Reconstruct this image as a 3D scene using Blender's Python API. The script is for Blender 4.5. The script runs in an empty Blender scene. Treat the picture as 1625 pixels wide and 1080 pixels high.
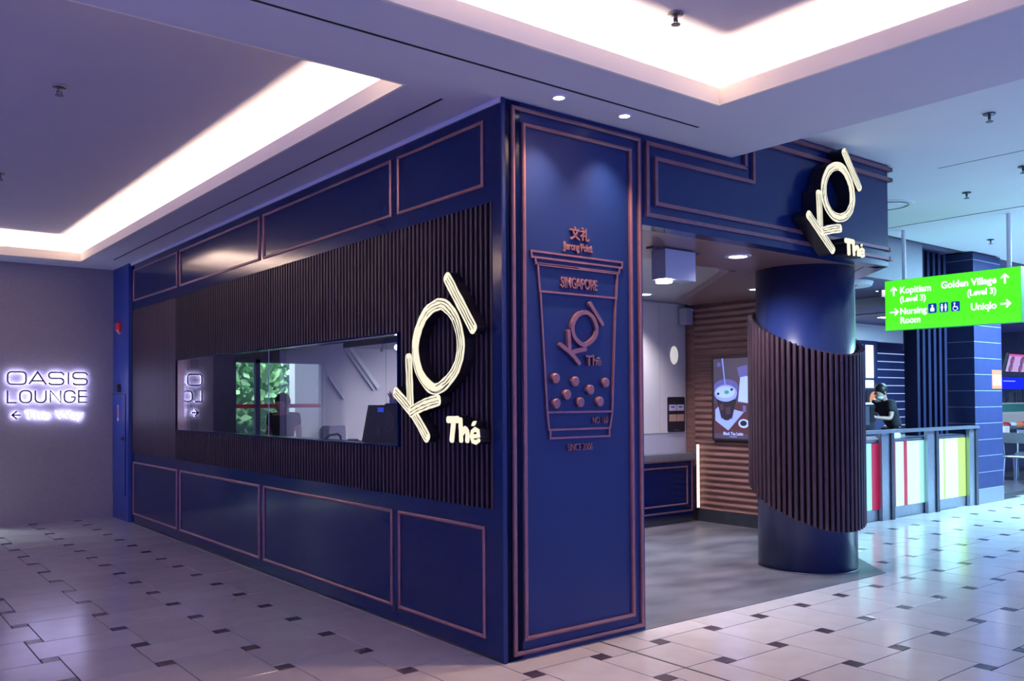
import bpy, bmesh, math, random
from mathutils import Matrix, Vector
random.seed(7)
SC = bpy.context.scene
COL = SC.collection
PI = math.pi

# ------------------------------------------------------------------ camera, world, exposure
cam = bpy.data.cameras.new('camera'); cam_o = bpy.data.objects.new('camera', cam); COL.objects.link(cam_o)
CAM_F, CAM_YAW, CAM_PITCH, CAM_ROLL, CAM_CY = 1393.66, 0.667153, 0.0175608, -0.0058827, 609.73
CAM_LOC = Vector((-3.0626, -3.97874, 1.5))
_f = Vector((math.sin(CAM_YAW)*math.cos(CAM_PITCH), math.cos(CAM_YAW)*math.cos(CAM_PITCH), math.sin(CAM_PITCH)))
_r = Vector((math.cos(CAM_YAW), -math.sin(CAM_YAW), 0)); _u = _r.cross(_f)
_r2 = _r*math.cos(CAM_ROLL) + _u*math.sin(CAM_ROLL); _u2 = -_r*math.sin(CAM_ROLL) + _u*math.cos(CAM_ROLL)
M = Matrix.Identity(4)
for i in range(3):
    M[i][0], M[i][1], M[i][2], M[i][3] = _r2[i], _u2[i], -_f[i], CAM_LOC[i]
cam_o.matrix_world = M
cam.sensor_width = 36.0; cam.lens = CAM_F/1625*36.0; cam.shift_y = (CAM_CY-540)/1625
cam.clip_end = 200
SC.camera = cam_o
def cam_px(p):
    v = Vector(p)-CAM_LOC; z = v.dot(_f)
    return (812.5+CAM_F*v.dot(_r2)/z, CAM_CY-CAM_F*v.dot(_u2)/z, z)

SC.view_settings.view_transform = 'Standard'; SC.view_settings.look = 'None'
SC.view_settings.gamma = 1.0; SC.view_settings.exposure = 0.35; SC.view_settings.use_curve_mapping = False
W = bpy.data.worlds.new('world'); SC.world = W; W.use_nodes = True
W.node_tree.nodes['Background'].inputs[0].default_value = (0.215, 0.245, 1.0, 1)
W.node_tree.nodes['Background'].inputs[1].default_value = 1.30
SC.cycles.max_bounces = 8; SC.cycles.diffuse_bounces = 4; SC.cycles.glossy_bounces = 5
SC.cycles.transparent_max_bounces = 12; SC.cycles.sample_clamp_indirect = 4.0
SC.cycles.caustics_reflective = False; SC.cycles.caustics_refractive = False
SC.cycles.use_denoising = True

# light levels
COVE = 25.0          # W per metre of cove strip
COVE_COL = (1.0, 0.72, 0.49)
SPOT_COL = (1.0, 0.84, 0.86)
SHOP_COL = (0.95, 0.90, 1.0)
FOOD_COL = (0.36, 0.74, 1.0)
H = 3.24             # soffit height
HR = 3.53            # higher ceiling to the right
TRAY = 3.50          # ceiling inside the trays

# ------------------------------------------------------------------ materials
MATS = {}
def mat(name, base, rough=0.5, metal=0.0, emit=None, estr=0.0, noise=None, nscale=8.0, nstretch=(1,1,1), coat=0.0, bump=0.0, ior=None, rand=0.0, spec=None):
    m = bpy.data.materials.new(name); m.use_nodes = True; MATS[name] = m
    nt = m.node_tree; b = nt.nodes['Principled BSDF']
    b.inputs['Base Color'].default_value = (*base, 1); b.inputs['Roughness'].default_value = rough
    b.inputs['Metallic'].default_value = metal
    if coat: b.inputs['Coat Weight'].default_value = coat; b.inputs['Coat Roughness'].default_value = 0.08
    if ior: b.inputs['IOR'].default_value = ior
    if spec is not None: b.inputs['Specular IOR Level'].default_value = spec
    if emit: b.inputs['Emission Color'].default_value = (*emit, 1); b.inputs['Emission Strength'].default_value = estr
    last = None
    if noise:
        tc = nt.nodes.new('ShaderNodeTexCoord'); mp = nt.nodes.new('ShaderNodeMapping'); mp.inputs['Scale'].default_value = nstretch
        n = nt.nodes.new('ShaderNodeTexNoise'); n.inputs['Scale'].default_value = nscale; n.inputs['Detail'].default_value = 5
        nt.links.new(tc.outputs['Object'], mp.inputs[0]); nt.links.new(mp.outputs[0], n.inputs['Vector'])
        r = nt.nodes.new('ShaderNodeValToRGB'); r.color_ramp.elements[0].position = 0.3; r.color_ramp.elements[1].position = 0.7
        r.color_ramp.elements[0].color = (*base, 1); r.color_ramp.elements[1].color = (*noise, 1)
        nt.links.new(n.outputs['Fac'], r.inputs[0]); last = r.outputs[0]
        if bump:
            bp = nt.nodes.new('ShaderNodeBump'); bp.inputs['Strength'].default_value = bump; bp.inputs['Distance'].default_value = 0.01
            nt.links.new(n.outputs['Fac'], bp.inputs['Height']); nt.links.new(bp.outputs[0], b.inputs['Normal'])
        if rand:
            oi = nt.nodes.new('ShaderNodeObjectInfo'); mr = nt.nodes.new('ShaderNodeMapRange')
            mr.inputs['To Min'].default_value = 1-rand; mr.inputs['To Max'].default_value = 1+rand
            hv = nt.nodes.new('ShaderNodeHueSaturation')
            nt.links.new(oi.outputs['Random'], mr.inputs[0]); nt.links.new(mr.outputs[0], hv.inputs['Value'])
            nt.links.new(last, hv.inputs['Color']); last = hv.outputs[0]
        nt.links.new(last, b.inputs['Base Color'])
    return m
def glass(name, refl, tint=(1,1,1), rough=0.0):
    m = bpy.data.materials.new(name); m.use_nodes = True; MATS[name] = m
    nt = m.node_tree; nt.nodes.remove(nt.nodes['Principled BSDF']); out = nt.nodes['Material Output']
    t = nt.nodes.new('ShaderNodeBsdfTransparent'); t.inputs[0].default_value = (*tint, 1)
    g = nt.nodes.new('ShaderNodeBsdfGlossy'); g.inputs['Roughness'].default_value = rough
    fr = nt.nodes.new('ShaderNodeFresnel'); fr.inputs[0].default_value = 1.5
    ad = nt.nodes.new('ShaderNodeMath'); ad.operation = 'ADD'; ad.use_clamp = True; ad.inputs[1].default_value = refl
    mx = nt.nodes.new('ShaderNodeMixShader')
    ge = nt.nodes.new('ShaderNodeNewGeometry'); sb = nt.nodes.new('ShaderNodeMath'); sb.operation = 'SUBTRACT'; sb.inputs[0].default_value = 1.0
    ml = nt.nodes.new('ShaderNodeMath'); ml.operation = 'MULTIPLY'
    nt.links.new(ge.outputs['Backfacing'], sb.inputs[1]); nt.links.new(sb.outputs[0], ml.inputs[1]); nt.links.new(ad.outputs[0], ml.inputs[0])
    nt.links.new(fr.outputs[0], ad.inputs[0]); nt.links.new(ml.outputs[0], mx.inputs[0])
    nt.links.new(t.outputs[0], mx.inputs[1]); nt.links.new(g.outputs[0], mx.inputs[2]); nt.links.new(mx.outputs[0], out.inputs[0])
    return m
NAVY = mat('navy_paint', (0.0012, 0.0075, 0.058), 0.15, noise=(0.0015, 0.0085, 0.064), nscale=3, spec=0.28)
STRIPM = mat('sign_glow_navy', (0.010, 0.036, 0.22), 0.35, noise=(0.012, 0.038, 0.23), nscale=3)  # navy lightened to carry the wall sign's blue glow
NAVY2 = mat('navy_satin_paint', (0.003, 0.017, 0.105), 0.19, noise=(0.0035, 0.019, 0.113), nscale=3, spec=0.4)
COPPER = mat('copper_trim', (0.215, 0.105, 0.125), 0.38, metal=0.5, noise=(0.26, 0.13, 0.15), nscale=14)
SLAT = mat('dark_stained_timber', (0.012, 0.007, 0.019), 0.45, noise=(0.020, 0.012, 0.030), nscale=9, nstretch=(6, 0.6, 6), rand=0.12, spec=0.28)
SLAT2 = mat('dark_walnut_slat', (0.032, 0.015, 0.025), 0.42, noise=(0.052, 0.026, 0.038), nscale=9, nstretch=(6, 6, 0.6), rand=0.15)
NICHE = mat('dark_backing', (0.003, 0.002, 0.003), 0.9, noise=(0.005, 0.003, 0.005), nscale=6)
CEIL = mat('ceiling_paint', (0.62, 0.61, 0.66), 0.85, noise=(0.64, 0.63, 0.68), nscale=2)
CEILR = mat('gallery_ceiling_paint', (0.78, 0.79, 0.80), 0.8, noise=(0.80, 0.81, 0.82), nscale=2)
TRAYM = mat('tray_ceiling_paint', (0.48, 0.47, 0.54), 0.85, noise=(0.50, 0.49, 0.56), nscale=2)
LIPM = mat('cove_glow_lip', (0.90, 0.82, 0.66), 0.8, noise=(0.92, 0.84, 0.68), nscale=2)  # warm bounce from the cove put into the lip's colour
PILLAR = mat('navy_pillar_paint', (0.0035, 0.015, 0.098), 0.40, noise=(0.004, 0.017, 0.106), nscale=3, spec=0.32)
BEIGE = mat('beige_wallcovering', (0.25, 0.235, 0.275), 0.75, noise=(0.275, 0.26, 0.30), nscale=30, bump=0.1)
BLACKGAP = mat('black_slot', (0.004, 0.004, 0.006), 0.6, noise=(0.006, 0.006, 0.008))
TILE = mat('cream_stone_tile', (0.42, 0.39, 0.405), 0.15, noise=(0.47, 0.435, 0.45), nscale=5, rand=0.05)
INSET = mat('dark_marble_inset', (0.040, 0.026, 0.036), 0.22, noise=(0.085, 0.06, 0.075), nscale=14, rand=0.25)
GROUT = mat('floor_joint', (0.012, 0.011, 0.014), 0.9, noise=(0.018, 0.016, 0.020))
CONC = mat('grey_screed', (0.055, 0.053, 0.068), 0.38, noise=(0.15, 0.145, 0.17), nscale=1.6, nstretch=(1, 2.0, 1))
DARKFL = mat('dark_timber_floor', (0.06, 0.045, 0.06), 0.3, noise=(0.09, 0.07, 0.085), nscale=6, nstretch=(0.5, 6, 1))
LED = mat('led_strip_light', (1, 0.9, 0.8), 0.5, emit=(1.0, 0.86, 0.7), estr=6.0, noise=(1, 0.92, 0.82))
LAMP = mat('lamp_lens', (1, 1, 1), 0.5, emit=(1.0, 0.93, 0.90), estr=9.0, noise=(1, 0.98, 0.98))
WHITE = mat('white_enamel', (0.72, 0.72, 0.74), 0.4, noise=(0.75, 0.75, 0.77))
CREAM = mat('sign_face_acrylic', (0.30, 0.28, 0.18), 0.5, emit=(1.0, 0.93, 0.66), estr=0.70, noise=(0.32, 0.30, 0.20), spec=0.2)
INK = mat('sign_ink', (0.02, 0.02, 0.02), 0.6, noise=(0.03, 0.03, 0.03))
SIDE = mat('sign_return', (0.006, 0.006, 0.012), 0.35, noise=(0.01, 0.01, 0.016))
GREEN = mat('leaf_green', (0.03, 0.30, 0.06), 0.5, noise=(0.05, 0.4, 0.08))
HALO = mat('halo_led', (0.8, 0.8, 1), 0.5, emit=(0.62, 0.60, 1.0), estr=14.0, noise=(0.85, 0.85, 1))
LETTER = mat('brushed_letter', (0.06, 0.06, 0.11), 0.4, metal=0.3, noise=(0.08, 0.08, 0.13))
STEEL = mat('brushed_steel', (0.34, 0.36, 0.42), 0.32, metal=0.85, noise=(0.40, 0.42, 0.48), nscale=20, nstretch=(1, 1, 12))
DKSTEEL = mat('dark_steel', (0.06, 0.065, 0.085), 0.35, metal=0.6, noise=(0.08, 0.085, 0.11))
BLACK = mat('black_plastic', (0.010, 0.010, 0.016), 0.4, noise=(0.016, 0.016, 0.022))
INWALL = mat('white_lacquer_panel', (0.62, 0.58, 0.57), 0.16, noise=(0.64, 0.60, 0.59), nscale=2)
BACKSPL = mat('grey_splashback', (0.42, 0.42, 0.50), 0.35, noise=(0.44, 0.44, 0.52))
WOODCEIL = mat('brown_ceiling_board', (0.20, 0.115, 0.11), 0.28, noise=(0.26, 0.15, 0.14), nscale=5, nstretch=(0.5, 5, 1))
WOOD = mat('walnut_wave_panel', (0.15, 0.072, 0.065), 0.45, noise=(0.25, 0.125, 0.105), nscale=5, nstretch=(3, 0.6, 7))
GLASSL = glass('shop_window_glass', 0.31, (0.92, 0.94, 0.97))
GLASSD = glass('door_glass', 0.02, (0.95, 1, 0.97))
STONE = mat('counter_stone', (0.10, 0.10, 0.115), 0.35, noise=(0.14, 0.14, 0.16), nscale=20)
RED = mat('red_enamel', (0.55, 0.02, 0.04), 0.4, noise=(0.6, 0.03, 0.05))
SKIN = mat('skin', (0.48, 0.28, 0.22), 0.5, noise=(0.52, 0.31, 0.25))
HAIR = mat('black_hair', (0.008, 0.007, 0.008), 0.45, noise=(0.014, 0.012, 0.013), nscale=30)
CLOTH = mat('black_cotton', (0.012, 0.012, 0.020), 0.8, noise=(0.018, 0.018, 0.028), nscale=30)
TROUSER = mat('dark_denim', (0.02, 0.022, 0.04), 0.8, noise=(0.03, 0.032, 0.05), nscale=30)
FOLI = mat('sunlit_leaves', (0.12, 0.32, 0.13), 0.6, noise=(0.30, 0.52, 0.26), nscale=3)
GREENFACE = mat('green_sign_face', (0.1, 0.8, 0.02), 0.4, emit=(0.075, 1.0, 0.004), estr=0.76, noise=(0.12, 0.85, 0.02))
SIGNWHITE = mat('sign_lettering_white', (0.9, 0.95, 0.85), 0.4, emit=(0.85, 1.0, 0.72), estr=0.8, noise=(0.92, 0.97, 0.88))
PICTO = mat('pictogram_blue', (0.01, 0.03, 0.30), 0.4, emit=(0.005, 0.03, 0.32), estr=0.7, noise=(0.015, 0.04, 0.33))
def glow(name, c, s): return mat(name, tuple(0.35*x for x in c), 0.4, emit=c, estr=s*0.80, noise=tuple(min(1, 0.38*x+0.01) for x in c))
P_AQUA = glow('aqua_lit_glass', (0.42, 0.92, 0.80), 0.66)
P_WHITE = glow('white_lit_glass', (0.66, 1.0, 0.92), 0.72)
P_RED = glow('red_lit_glass', (0.50, 0.008, 0.060), 0.62)
P_LIME = glow('lime_lit_glass', (0.48, 0.72, 0.10), 0.62)
WORDLIT = glow('lit_word_face', (.80, .78, 1.0), 0.9)
WINLIT = glow('daylit_pane', (0.75, 0.86, 1.0), 1.5)

# ------------------------------------------------------------------ mesh builder
class MB:
    def __init__(s): s.v = []; s.f = []
    def add(s, vs, fs):
        o = len(s.v); s.v += [tuple(p) for p in vs]; s.f += [tuple(i+o for i in f) for f in fs]; return s
    def box(s, x0, x1, y0, y1, z0, z1):
        if x0 > x1: x0, x1 = x1, x0
        if y0 > y1: y0, y1 = y1, y0
        if z0 > z1: z0, z1 = z1, z0
        return s.add([(x0,y0,z0),(x1,y0,z0),(x1,y1,z0),(x0,y1,z0),(x0,y0,z1),(x1,y0,z1),(x1,y1,z1),(x0,y1,z1)],
                     [(0,3,2,1),(4,5,6,7),(0,1,5,4),(1,2,6,5),(2,3,7,6),(3,0,4,7)])
    def bbox(s, x0, x1, y0, y1, z0, z1, b=0.004):
        # box with the +z edges chamfered
        return s.add([(x0,y0,z0),(x1,y0,z0),(x1,y1,z0),(x0,y1,z0),(x0,y0,z1-b),(x1,y0,z1-b),(x1,y1,z1-b),(x0,y1,z1-b),
                      (x0+b,y0+b,z1),(x1-b,y0+b,z1),(x1-b,y1-b,z1),(x0+b,y1-b,z1)],
                     [(0,3,2,1),(0,1,5,4),(1,2,6,5),(2,3,7,6),(3,0,4,7),(4,5,9,8),(5,6,10,9),(6,7,11,10),(7,4,8,11),(8,9,10,11)])
    def prism(s, poly, z0, z1):
        n = len(poly)
        a = sum(poly[i][0]*poly[(i+1)%n][1]-poly[(i+1)%n][0]*poly[i][1] for i in range(n))
        if a < 0: poly = poly[::-1]
        vs = [(p[0],p[1],z0) for p in poly]+[(p[0],p[1],z1) for p in poly]
        return s.add(vs, [tuple(range(n-1,-1,-1)), tuple(range(n,2*n))]+[(i,(i+1)%n,n+(i+1)%n,n+i) for i in range(n)])
    def disc(s, cx, cy, r, z0, z1, n=20, r2=None):
        r2 = r if r2 is None else r2
        vs = [(cx+r*math.cos(2*PI*i/n), cy+r*math.sin(2*PI*i/n), z0) for i in range(n)]+[(cx+r2*math.cos(2*PI*i/n), cy+r2*math.sin(2*PI*i/n), z1) for i in range(n)]
        return s.add(vs, [tuple(range(n-1,-1,-1)), tuple(range(n,2*n))]+[(i,(i+1)%n,n+(i+1)%n,n+i) for i in range(n)])
    def lathe(s, prof, n=20, cx=0, cy=0):
        vs = []; m = len(prof)
        for i in range(n):
            a = 2*PI*i/n
            for r, z in prof: vs.append((cx+r*math.cos(a), cy+r*math.sin(a), z))
        fs = []
        for i in range(n):
            for j in range(m-1):
                a = i*m+j; b = ((i+1)%n)*m+j; fs.append((a,b,b+1,a+1))
        fs.append(tuple(i*m for i in range(n-1,-1,-1))); fs.append(tuple(i*m+m-1 for i in range(n)))
        return s.add(vs, fs)
    def ring(s, prof, n=24):
        vs = []; m = len(prof); fs = []
        for i in range(n):
            a = 2*PI*i/n
            for r, z in prof: vs.append((r*math.cos(a), r*math.sin(a), z))
        for i in range(n):
            for j in range(m): fs.append((i*m+j, ((i+1)%n)*m+j, ((i+1)%n)*m+(j+1)%m, i*m+(j+1)%m))
        return s.add(vs, fs)
    def tube(s, p, q, r, n=8, r2=None):
        p = Vector(p); q = Vector(q); d = (q-p).normalized(); r2 = r if r2 is None else r2
        a = d.cross(Vector((0,0,1)) if abs(d.z) < .9 else Vector((1,0,0))).normalized(); b = d.cross(a)
        vs = [p+(a*math.cos(2*PI*i/n)+b*math.sin(2*PI*i/n))*r for i in range(n)]+[q+(a*math.cos(2*PI*i/n)+b*math.sin(2*PI*i/n))*r2 for i in range(n)]
        return s.add(vs, [tuple(range(n)), tuple(range(2*n-1,n-1,-1))]+[(i,n+i,n+(i+1)%n,(i+1)%n) for i in range(n)])
    def path(s, pts, r, n=8):
        for a, b in zip(pts, pts[1:]): s.tube(a, b, r, n)
        return s
    def stroke(s, pts, w, z0, z1, closed=False):
        # flat ribbon of width w (number or list) along a 2D polyline, extruded z0..z1
        n = len(pts); P = [Vector((p[0], p[1])) for p in pts]; ws = w if isinstance(w, (list, tuple)) else [w]*n
        vs = []
        for i in range(n):
            if closed: a, b = P[i-1], P[(i+1)%n]
            else: a, b = P[max(i-1,0)], P[min(i+1,n-1)]
            t = (b-a).normalized()
            k = 1.0
            if (closed or 0 < i < n-1):
                t1 = (P[i]-a).normalized(); t = (t1+(b-P[i]).normalized()).normalized(); c = max(0.5, t.dot(t1)); k = 1/c
            nrm = Vector((-t.y, t.x))*ws[i]*0.5*k
            for z in (z0, z1): vs += [(P[i].x+nrm.x, P[i].y+nrm.y, z), (P[i].x-nrm.x, P[i].y-nrm.y, z)]
        fs = []
        rng = range(n) if closed else range(n-1)
        for i in rng:
            j = (i+1)%n; a = 4*i; b = 4*j   # a: L0 R0 L1 R1
            fs += [(a+2, a+3, b+3, b+2), (a, b, b+1, a+1), (a, a+2, b+2, b), (a+1, b+1, b+3, a+3)]
        if not closed:
            fs += [(0, 1, 3, 2), (4*n-4, 4*n-2, 4*n-1, 4*n-3)]
        return s.add(vs, fs)
    def frame(s, x0, x1, y0, y1, w, z0, z1):
        # mitred rectangular moulding with a small bevelled face
        b = w*0.28; zi = z1; ze = z1-b
        prof = [(0, z0), (0, ze), (b, zi), (w-b, zi), (w, ze), (w, z0)]
        vs = []; m = len(prof)
        for (cx, cy, sx, sy) in ((x0,y0,1,1),(x1,y0,-1,1),(x1,y1,-1,-1),(x0,y1,1,-1)):
            for d, z in prof: vs.append((cx+sx*d, cy+sy*d, z))
        fs = []
        for i in range(4):
            for j in range(m-1): fs.append((i*m+j, ((i+1)%4)*m+j, ((i+1)%4)*m+j+1, i*m+j+1))
        return s.add(vs, fs)
    def sphere(s, c, r, n=12, m=8, sc=(1,1,1)):
        vs = []; 
        for j in range(1, m):
            ph = PI*j/m
            for i in range(n):
                a = 2*PI*i/n; vs.append((c[0]+r*sc[0]*math.sin(ph)*math.cos(a), c[1]+r*sc[1]*math.sin(ph)*math.sin(a), c[2]+r*sc[2]*math.cos(ph)))
        t = len(vs); vs += [(c[0],c[1],c[2]+r*sc[2]), (c[0],c[1],c[2]-r*sc[2])]
        fs = []
        for j in range(m-2):
            for i in range(n): fs.append((j*n+i, (j+1)*n+i, (j+1)*n+(i+1)%n, j*n+(i+1)%n))
        for i in range(n): fs += [(t, i, (i+1)%n), (t+1, (m-2)*n+(i+1)%n, (m-2)*n+i)]
        return s.add(vs, fs)
    def mesh(s, name, material=None, smooth=False):
        me = bpy.data.meshes.new(name); me.from_pydata(s.v, [], s.f); me.update()
        if material: me.materials.append(material)
        if smooth:
            for p in me.polygons: p.use_smooth = True
        return me
    def build(s, name, material, parent=None, smooth=False):
        return put(name, s.mesh(name, material, smooth), parent)
def put(name, me, parent=None, loc=None):
    o = bpy.data.objects.new(name, me); COL.objects.link(o)
    if parent is not None: o.parent = parent
    if loc is not None: o.location = loc
    return o
def frame_m(origin, u, v=(0,0,1)):
    u = Vector(u).normalized(); v = Vector(v).normalized(); d = u.cross(v)
    m = Matrix.Identity(4)
    for i in range(3): m[i][0], m[i][1], m[i][2], m[i][3] = u[i], v[i], d[i], origin[i]
    return m
def tag(o, label, cat, group=None):
    o['label'] = label; o['category'] = cat
    if group: o['group'] = group
    return o
def thing(name, label, cat, m=None, group=None):
    o = bpy.data.objects.new(name, None); COL.objects.link(o); o.empty_display_size = 0.1
    if m is not None: o.matrix_world = m if isinstance(m, Matrix) else Matrix.Translation(m)
    return tag(o, label, cat, group)
def struct(name, mb, material, parent=None):
    o = mb.build(name, material, parent)
    if parent is None: o['kind'] = 'structure'
    return o
def text_mesh(s, size, material, depth=0.004, bold=0.0, align='LEFT', sx=1.0, z=0.0, x=0.0, y=0.0, spacing=1.0):
    c = bpy.data.curves.new('t', 'FONT'); c.body = s; c.size = size; c.extrude = depth/2; c.offset = bold; c.align_x = align; c.resolution_u = 3
    c.space_character = spacing
    o = bpy.data.objects.new('t', c); COL.objects.link(o)
    dg = bpy.context.evaluated_depsgraph_get(); dg.update()
    me = bpy.data.meshes.new_from_object(o.evaluated_get(dg)); bpy.data.objects.remove(o); 
    me.transform(Matrix.Translation((x, y, z+depth/2)) @ Matrix.Diagonal((sx, 1, 1, 1)))
    me.materials.clear(); me.materials.append(material)
    return me
def area(name, loc, rot, sx, sy, power, color, parent=None, spread=None):
    l = bpy.data.lights.new(name, 'AREA'); l.shape = 'RECTANGLE'; l.size = sx; l.size_y = sy; l.energy = power; l.color = color
    if spread: l.spread = spread
    o = bpy.data.objects.new(name, l); COL.objects.link(o); o.location = loc; o.rotation_euler = rot
    if parent is not None: o.parent = parent
    return o
def spot(name, loc, target, power, color, angle, blend, radius=0.03, parent=None):
    l = bpy.data.lights.new(name, 'SPOT'); l.energy = power; l.color = color; l.spot_size = angle; l.spot_blend = blend; l.shadow_soft_size = radius
    o = bpy.data.objects.new(name, l); COL.objects.link(o)
    o.rotation_euler = (Vector(target)-Vector(loc)).to_track_quat('-Z', 'Y').to_euler(); o.location = loc
    return o
def jit(a): return random.uniform(-a, a)

# ================================================================== FLOOR
PX, PY, BX, TX0, TY0, JT = 0.505, 0.4985, 0.098, -1.494, 1.746, 0.008
floor = struct('floor', MB().box(-7.5, 17.5, -7.5, 9.6, -0.12, -0.006), GROUT)
SHOP_POLY = [(0.10, 0.0), (4.10, -0.03), (5.60, 1.62), (5.60, 3.5), (0.10, 3.5)]
def inside_shop(x, y):
    if x < 0.04 or y < 0.0: return False
    if y > 3.45 and x < 5.6: return x < 5.6
    return x < 4.12+(y+0.03)*0.90 and x < 5.5
def tile_mb(w, h, e=0.0007):
    return MB().bbox(-w/2, w/2, -h/2, h/2, -0.02, 0.0, e)
me_p = tile_mb(PX-BX-JT, PY+BX-JT).mesh('tile', TILE); me_l = tile_mb(PX+BX-JT, PY-BX-JT).mesh('tile', TILE); me_s = tile_mb(BX-JT, BX-JT).mesh('tile_inset', INSET)
tiles, insets = [], []
edge = MB()
for i in range(-12, 36):
    for j in range(-19, 14):
        x, y = TX0+i*PX, TY0+j*PY
        if not inside_shop(x, y) and y < 8.3 and not (y > 1.78 and x > 6.6) and not (-0.06 < x < 0.12 and y > -0.06): insets.append((x, y))
        if -0.06 < x < 0.12 and -0.06 < y < 8.3: edge.bbox(x-BX/2+JT/2, x+BX/2-JT/2, y-BX/2+JT/2, y+BX/2-JT/2, -0.02, 0.0, 0.0007)
        cx, cy = x+PX/2, y+PY/2
        if inside_shop(cx-.25, cy-.25) and inside_shop(cx+.25, cy-.25): continue
        if cy > 8.55 or (cy > 1.95 and cx > 6.6): continue
        tiles.append((cx, cy, (i+j) % 2 == 0))
def shown(p):
    u, v, z = cam_px((p[0], p[1], 0)) if (Vector((p[0],p[1],0))-CAM_LOC).dot(_f) > 0.3 else (1e9, 1e9, 1)
    vis = -120 < u < 1745 and v < 1250
    hid = p[0] > 0.0 and p[1] > 0.15 and p[0] < 6.2
    return z if (vis and not hid) else 1000+z
def lay(items, single, rest_name, rest_mat):
    items = sorted(items, key=shown)
    for it in items[:290]: single(it)
    mb = MB()
    for it in items[290:]:
        x, y = it[0], it[1]
        if rest_name == 'far_tiles': w, h = (PX-BX-JT, PY+BX-JT) if it[2] else (PX+BX-JT, PY-BX-JT)
        else: w = h = BX-JT
        mb.bbox(x-w/2, x+w/2, y-h/2, y+h/2, -0.02, 0.0, 0.0007)
    o = mb.build(rest_name, rest_mat, floor); o['kind'] = 'stuff'
lay(tiles, lambda t: put('tile', me_p if t[2] else me_l, floor, (t[0], t[1], random.uniform(-0.0004, 0))), 'far_tiles', TILE)
lay(insets, lambda t: put('tile_inset', me_s, floor, (t[0], t[1], random.uniform(-0.0006, 0))), 'far_tile_insets', INSET)
o = edge.build('edge_infill_tiles', TILE, floor); o['kind'] = 'stuff'
MB().box(0.735, 0.750, -4.0, -0.01, -0.012, 0.0006).build('movement_joint', BLACKGAP, floor)
fs = struct('floor_2', MB().prism(SHOP_POLY, -0.004, 0.004), CONC)
struct('floor_3', MB().box(6.72, 17.5, 2.02, 8.0, -0.005, 0.002), DARKFL)

# ================================================================== CEILING
def rect_ring(mb, o, i, z0, z1):
    (X0,X1,Y0,Y1), (x0,x1,y0,y1) = o, i
    mb.box(X0, X1, Y0, y0, z0, z1); mb.box(X0, X1, y1, Y1, z0, z1); mb.box(X0, x0, y0, y1, z0, z1); mb.box(x1, X1, y0, y1, z0, z1)
LT = (-4.6, -0.548, 0.172, 7.80)       # left tray opening
RT = (-4.6, 1.118, -6.2, -0.672)       # right tray opening
mb = MB()
T = 0.03
def grow(r, t): return (r[0]-t, r[1]+t, r[2]-t, r[3]+t)
rect_ring(mb, (-7.0, 0.10, 0.0, 8.8), grow(LT, .018), H, H+T)
rect_ring(mb, (-7.0, 2.10, -7.4, 0.0), grow(RT, .018), H, H+T)
mb.box(2.08, 2.10, -7.4, 0.0, H+T, HR)          # bulkhead cheek
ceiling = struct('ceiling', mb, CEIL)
for nm, (x0, x1, y0, y1) in (('left', LT), ('right', RT)):
    c = 0.34; L = MB(); t = 0.018
    L.box(x0-t, x1+t, y0-t, y0, H, H+0.105); L.box(x0-t, x1+t, y1, y1+t, H, H+0.105)
    L.box(x0-t, x0, y0, y1, H, H+0.105); L.box(x1, x1+t, y0, y1, H, H+0.105)
    L.build('cove_lip', LIPM, ceiling)
    S = MB(); S.box(x0-c, x1+c, y0-c, y1+c, TRAY, TRAY+0.03)
    rect_ring(S, (x0-c-.02, x1+c+.02, y0-c-.02, y1+c+.02), (x0-c, x1+c, y0-c, y1+c), H+T, TRAY+0.03)
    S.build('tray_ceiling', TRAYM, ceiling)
    E = MB(); g = 0.09; z = H+0.045
    for (a, b, q, d) in ((x0-g, x1+g, y0-g-.01, y0-g+.01), (x0-g, x1+g, y1+g-.01, y1+g+.01), (x0-g-.01, x0-g+.01, y0-g, y1+g), (x1+g-.01, x1+g+.01, y0-g, y1+g)):
        E.box(a, b, q, d, z-0.012, z)
    E.build('led_strip', LED, ceiling)
    for (lx, ly, sx, sy) in (((x0+x1)/2, y0-g, x1-x0+2*g, .05), ((x0+x1)/2, y1+g, x1-x0+2*g, .05), (x0-g, (y0+y1)/2, .05, y1-y0+2*g), (x1+g, (y0+y1)/2, .05, y1-y0+2*g)):
        ix, iy = (x0+x1)/2-lx, (y0+y1)/2-ly; ln = math.hypot(ix, iy) or 1
        d = Vector((0.12*ix/ln, 0.12*iy/ln, 1))
        length = max(sx, sy)
        l = bpy.data.lights.new('cove_lamp', 'AREA'); l.shape = 'RECTANGLE'; l.size = length; l.size_y = 0.04; l.energy = COVE*length*(1.75 if nm == 'left' else 1.45); l.color = COVE_COL
        o = bpy.data.objects.new('cove_lamp', l); COL.objects.link(o)
        zax = -d.normalized(); xax = Vector((1,0,0)) if sx > sy else Vector((0,1,0)); yax = zax.cross(xax).normalized(); xax = yax.cross(zax)
        mm = Matrix.Identity(4)
        for k in range(3): mm[k][0], mm[k][1], mm[k][2], mm[k][3] = xax[k], yax[k], zax[k], (lx, ly, H+0.06)[k]
        o.matrix_world = mm
MB().box(-0.262, -0.244, 0.227, 7.45, H-0.0012, H+0.002).build('air_slot', BLACKGAP, ceiling)
MB().box(-4.5, 1.353, -0.331, -0.313, H-0.0012, H+0.002).build('air_slot', BLACKGAP, ceiling)
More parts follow.
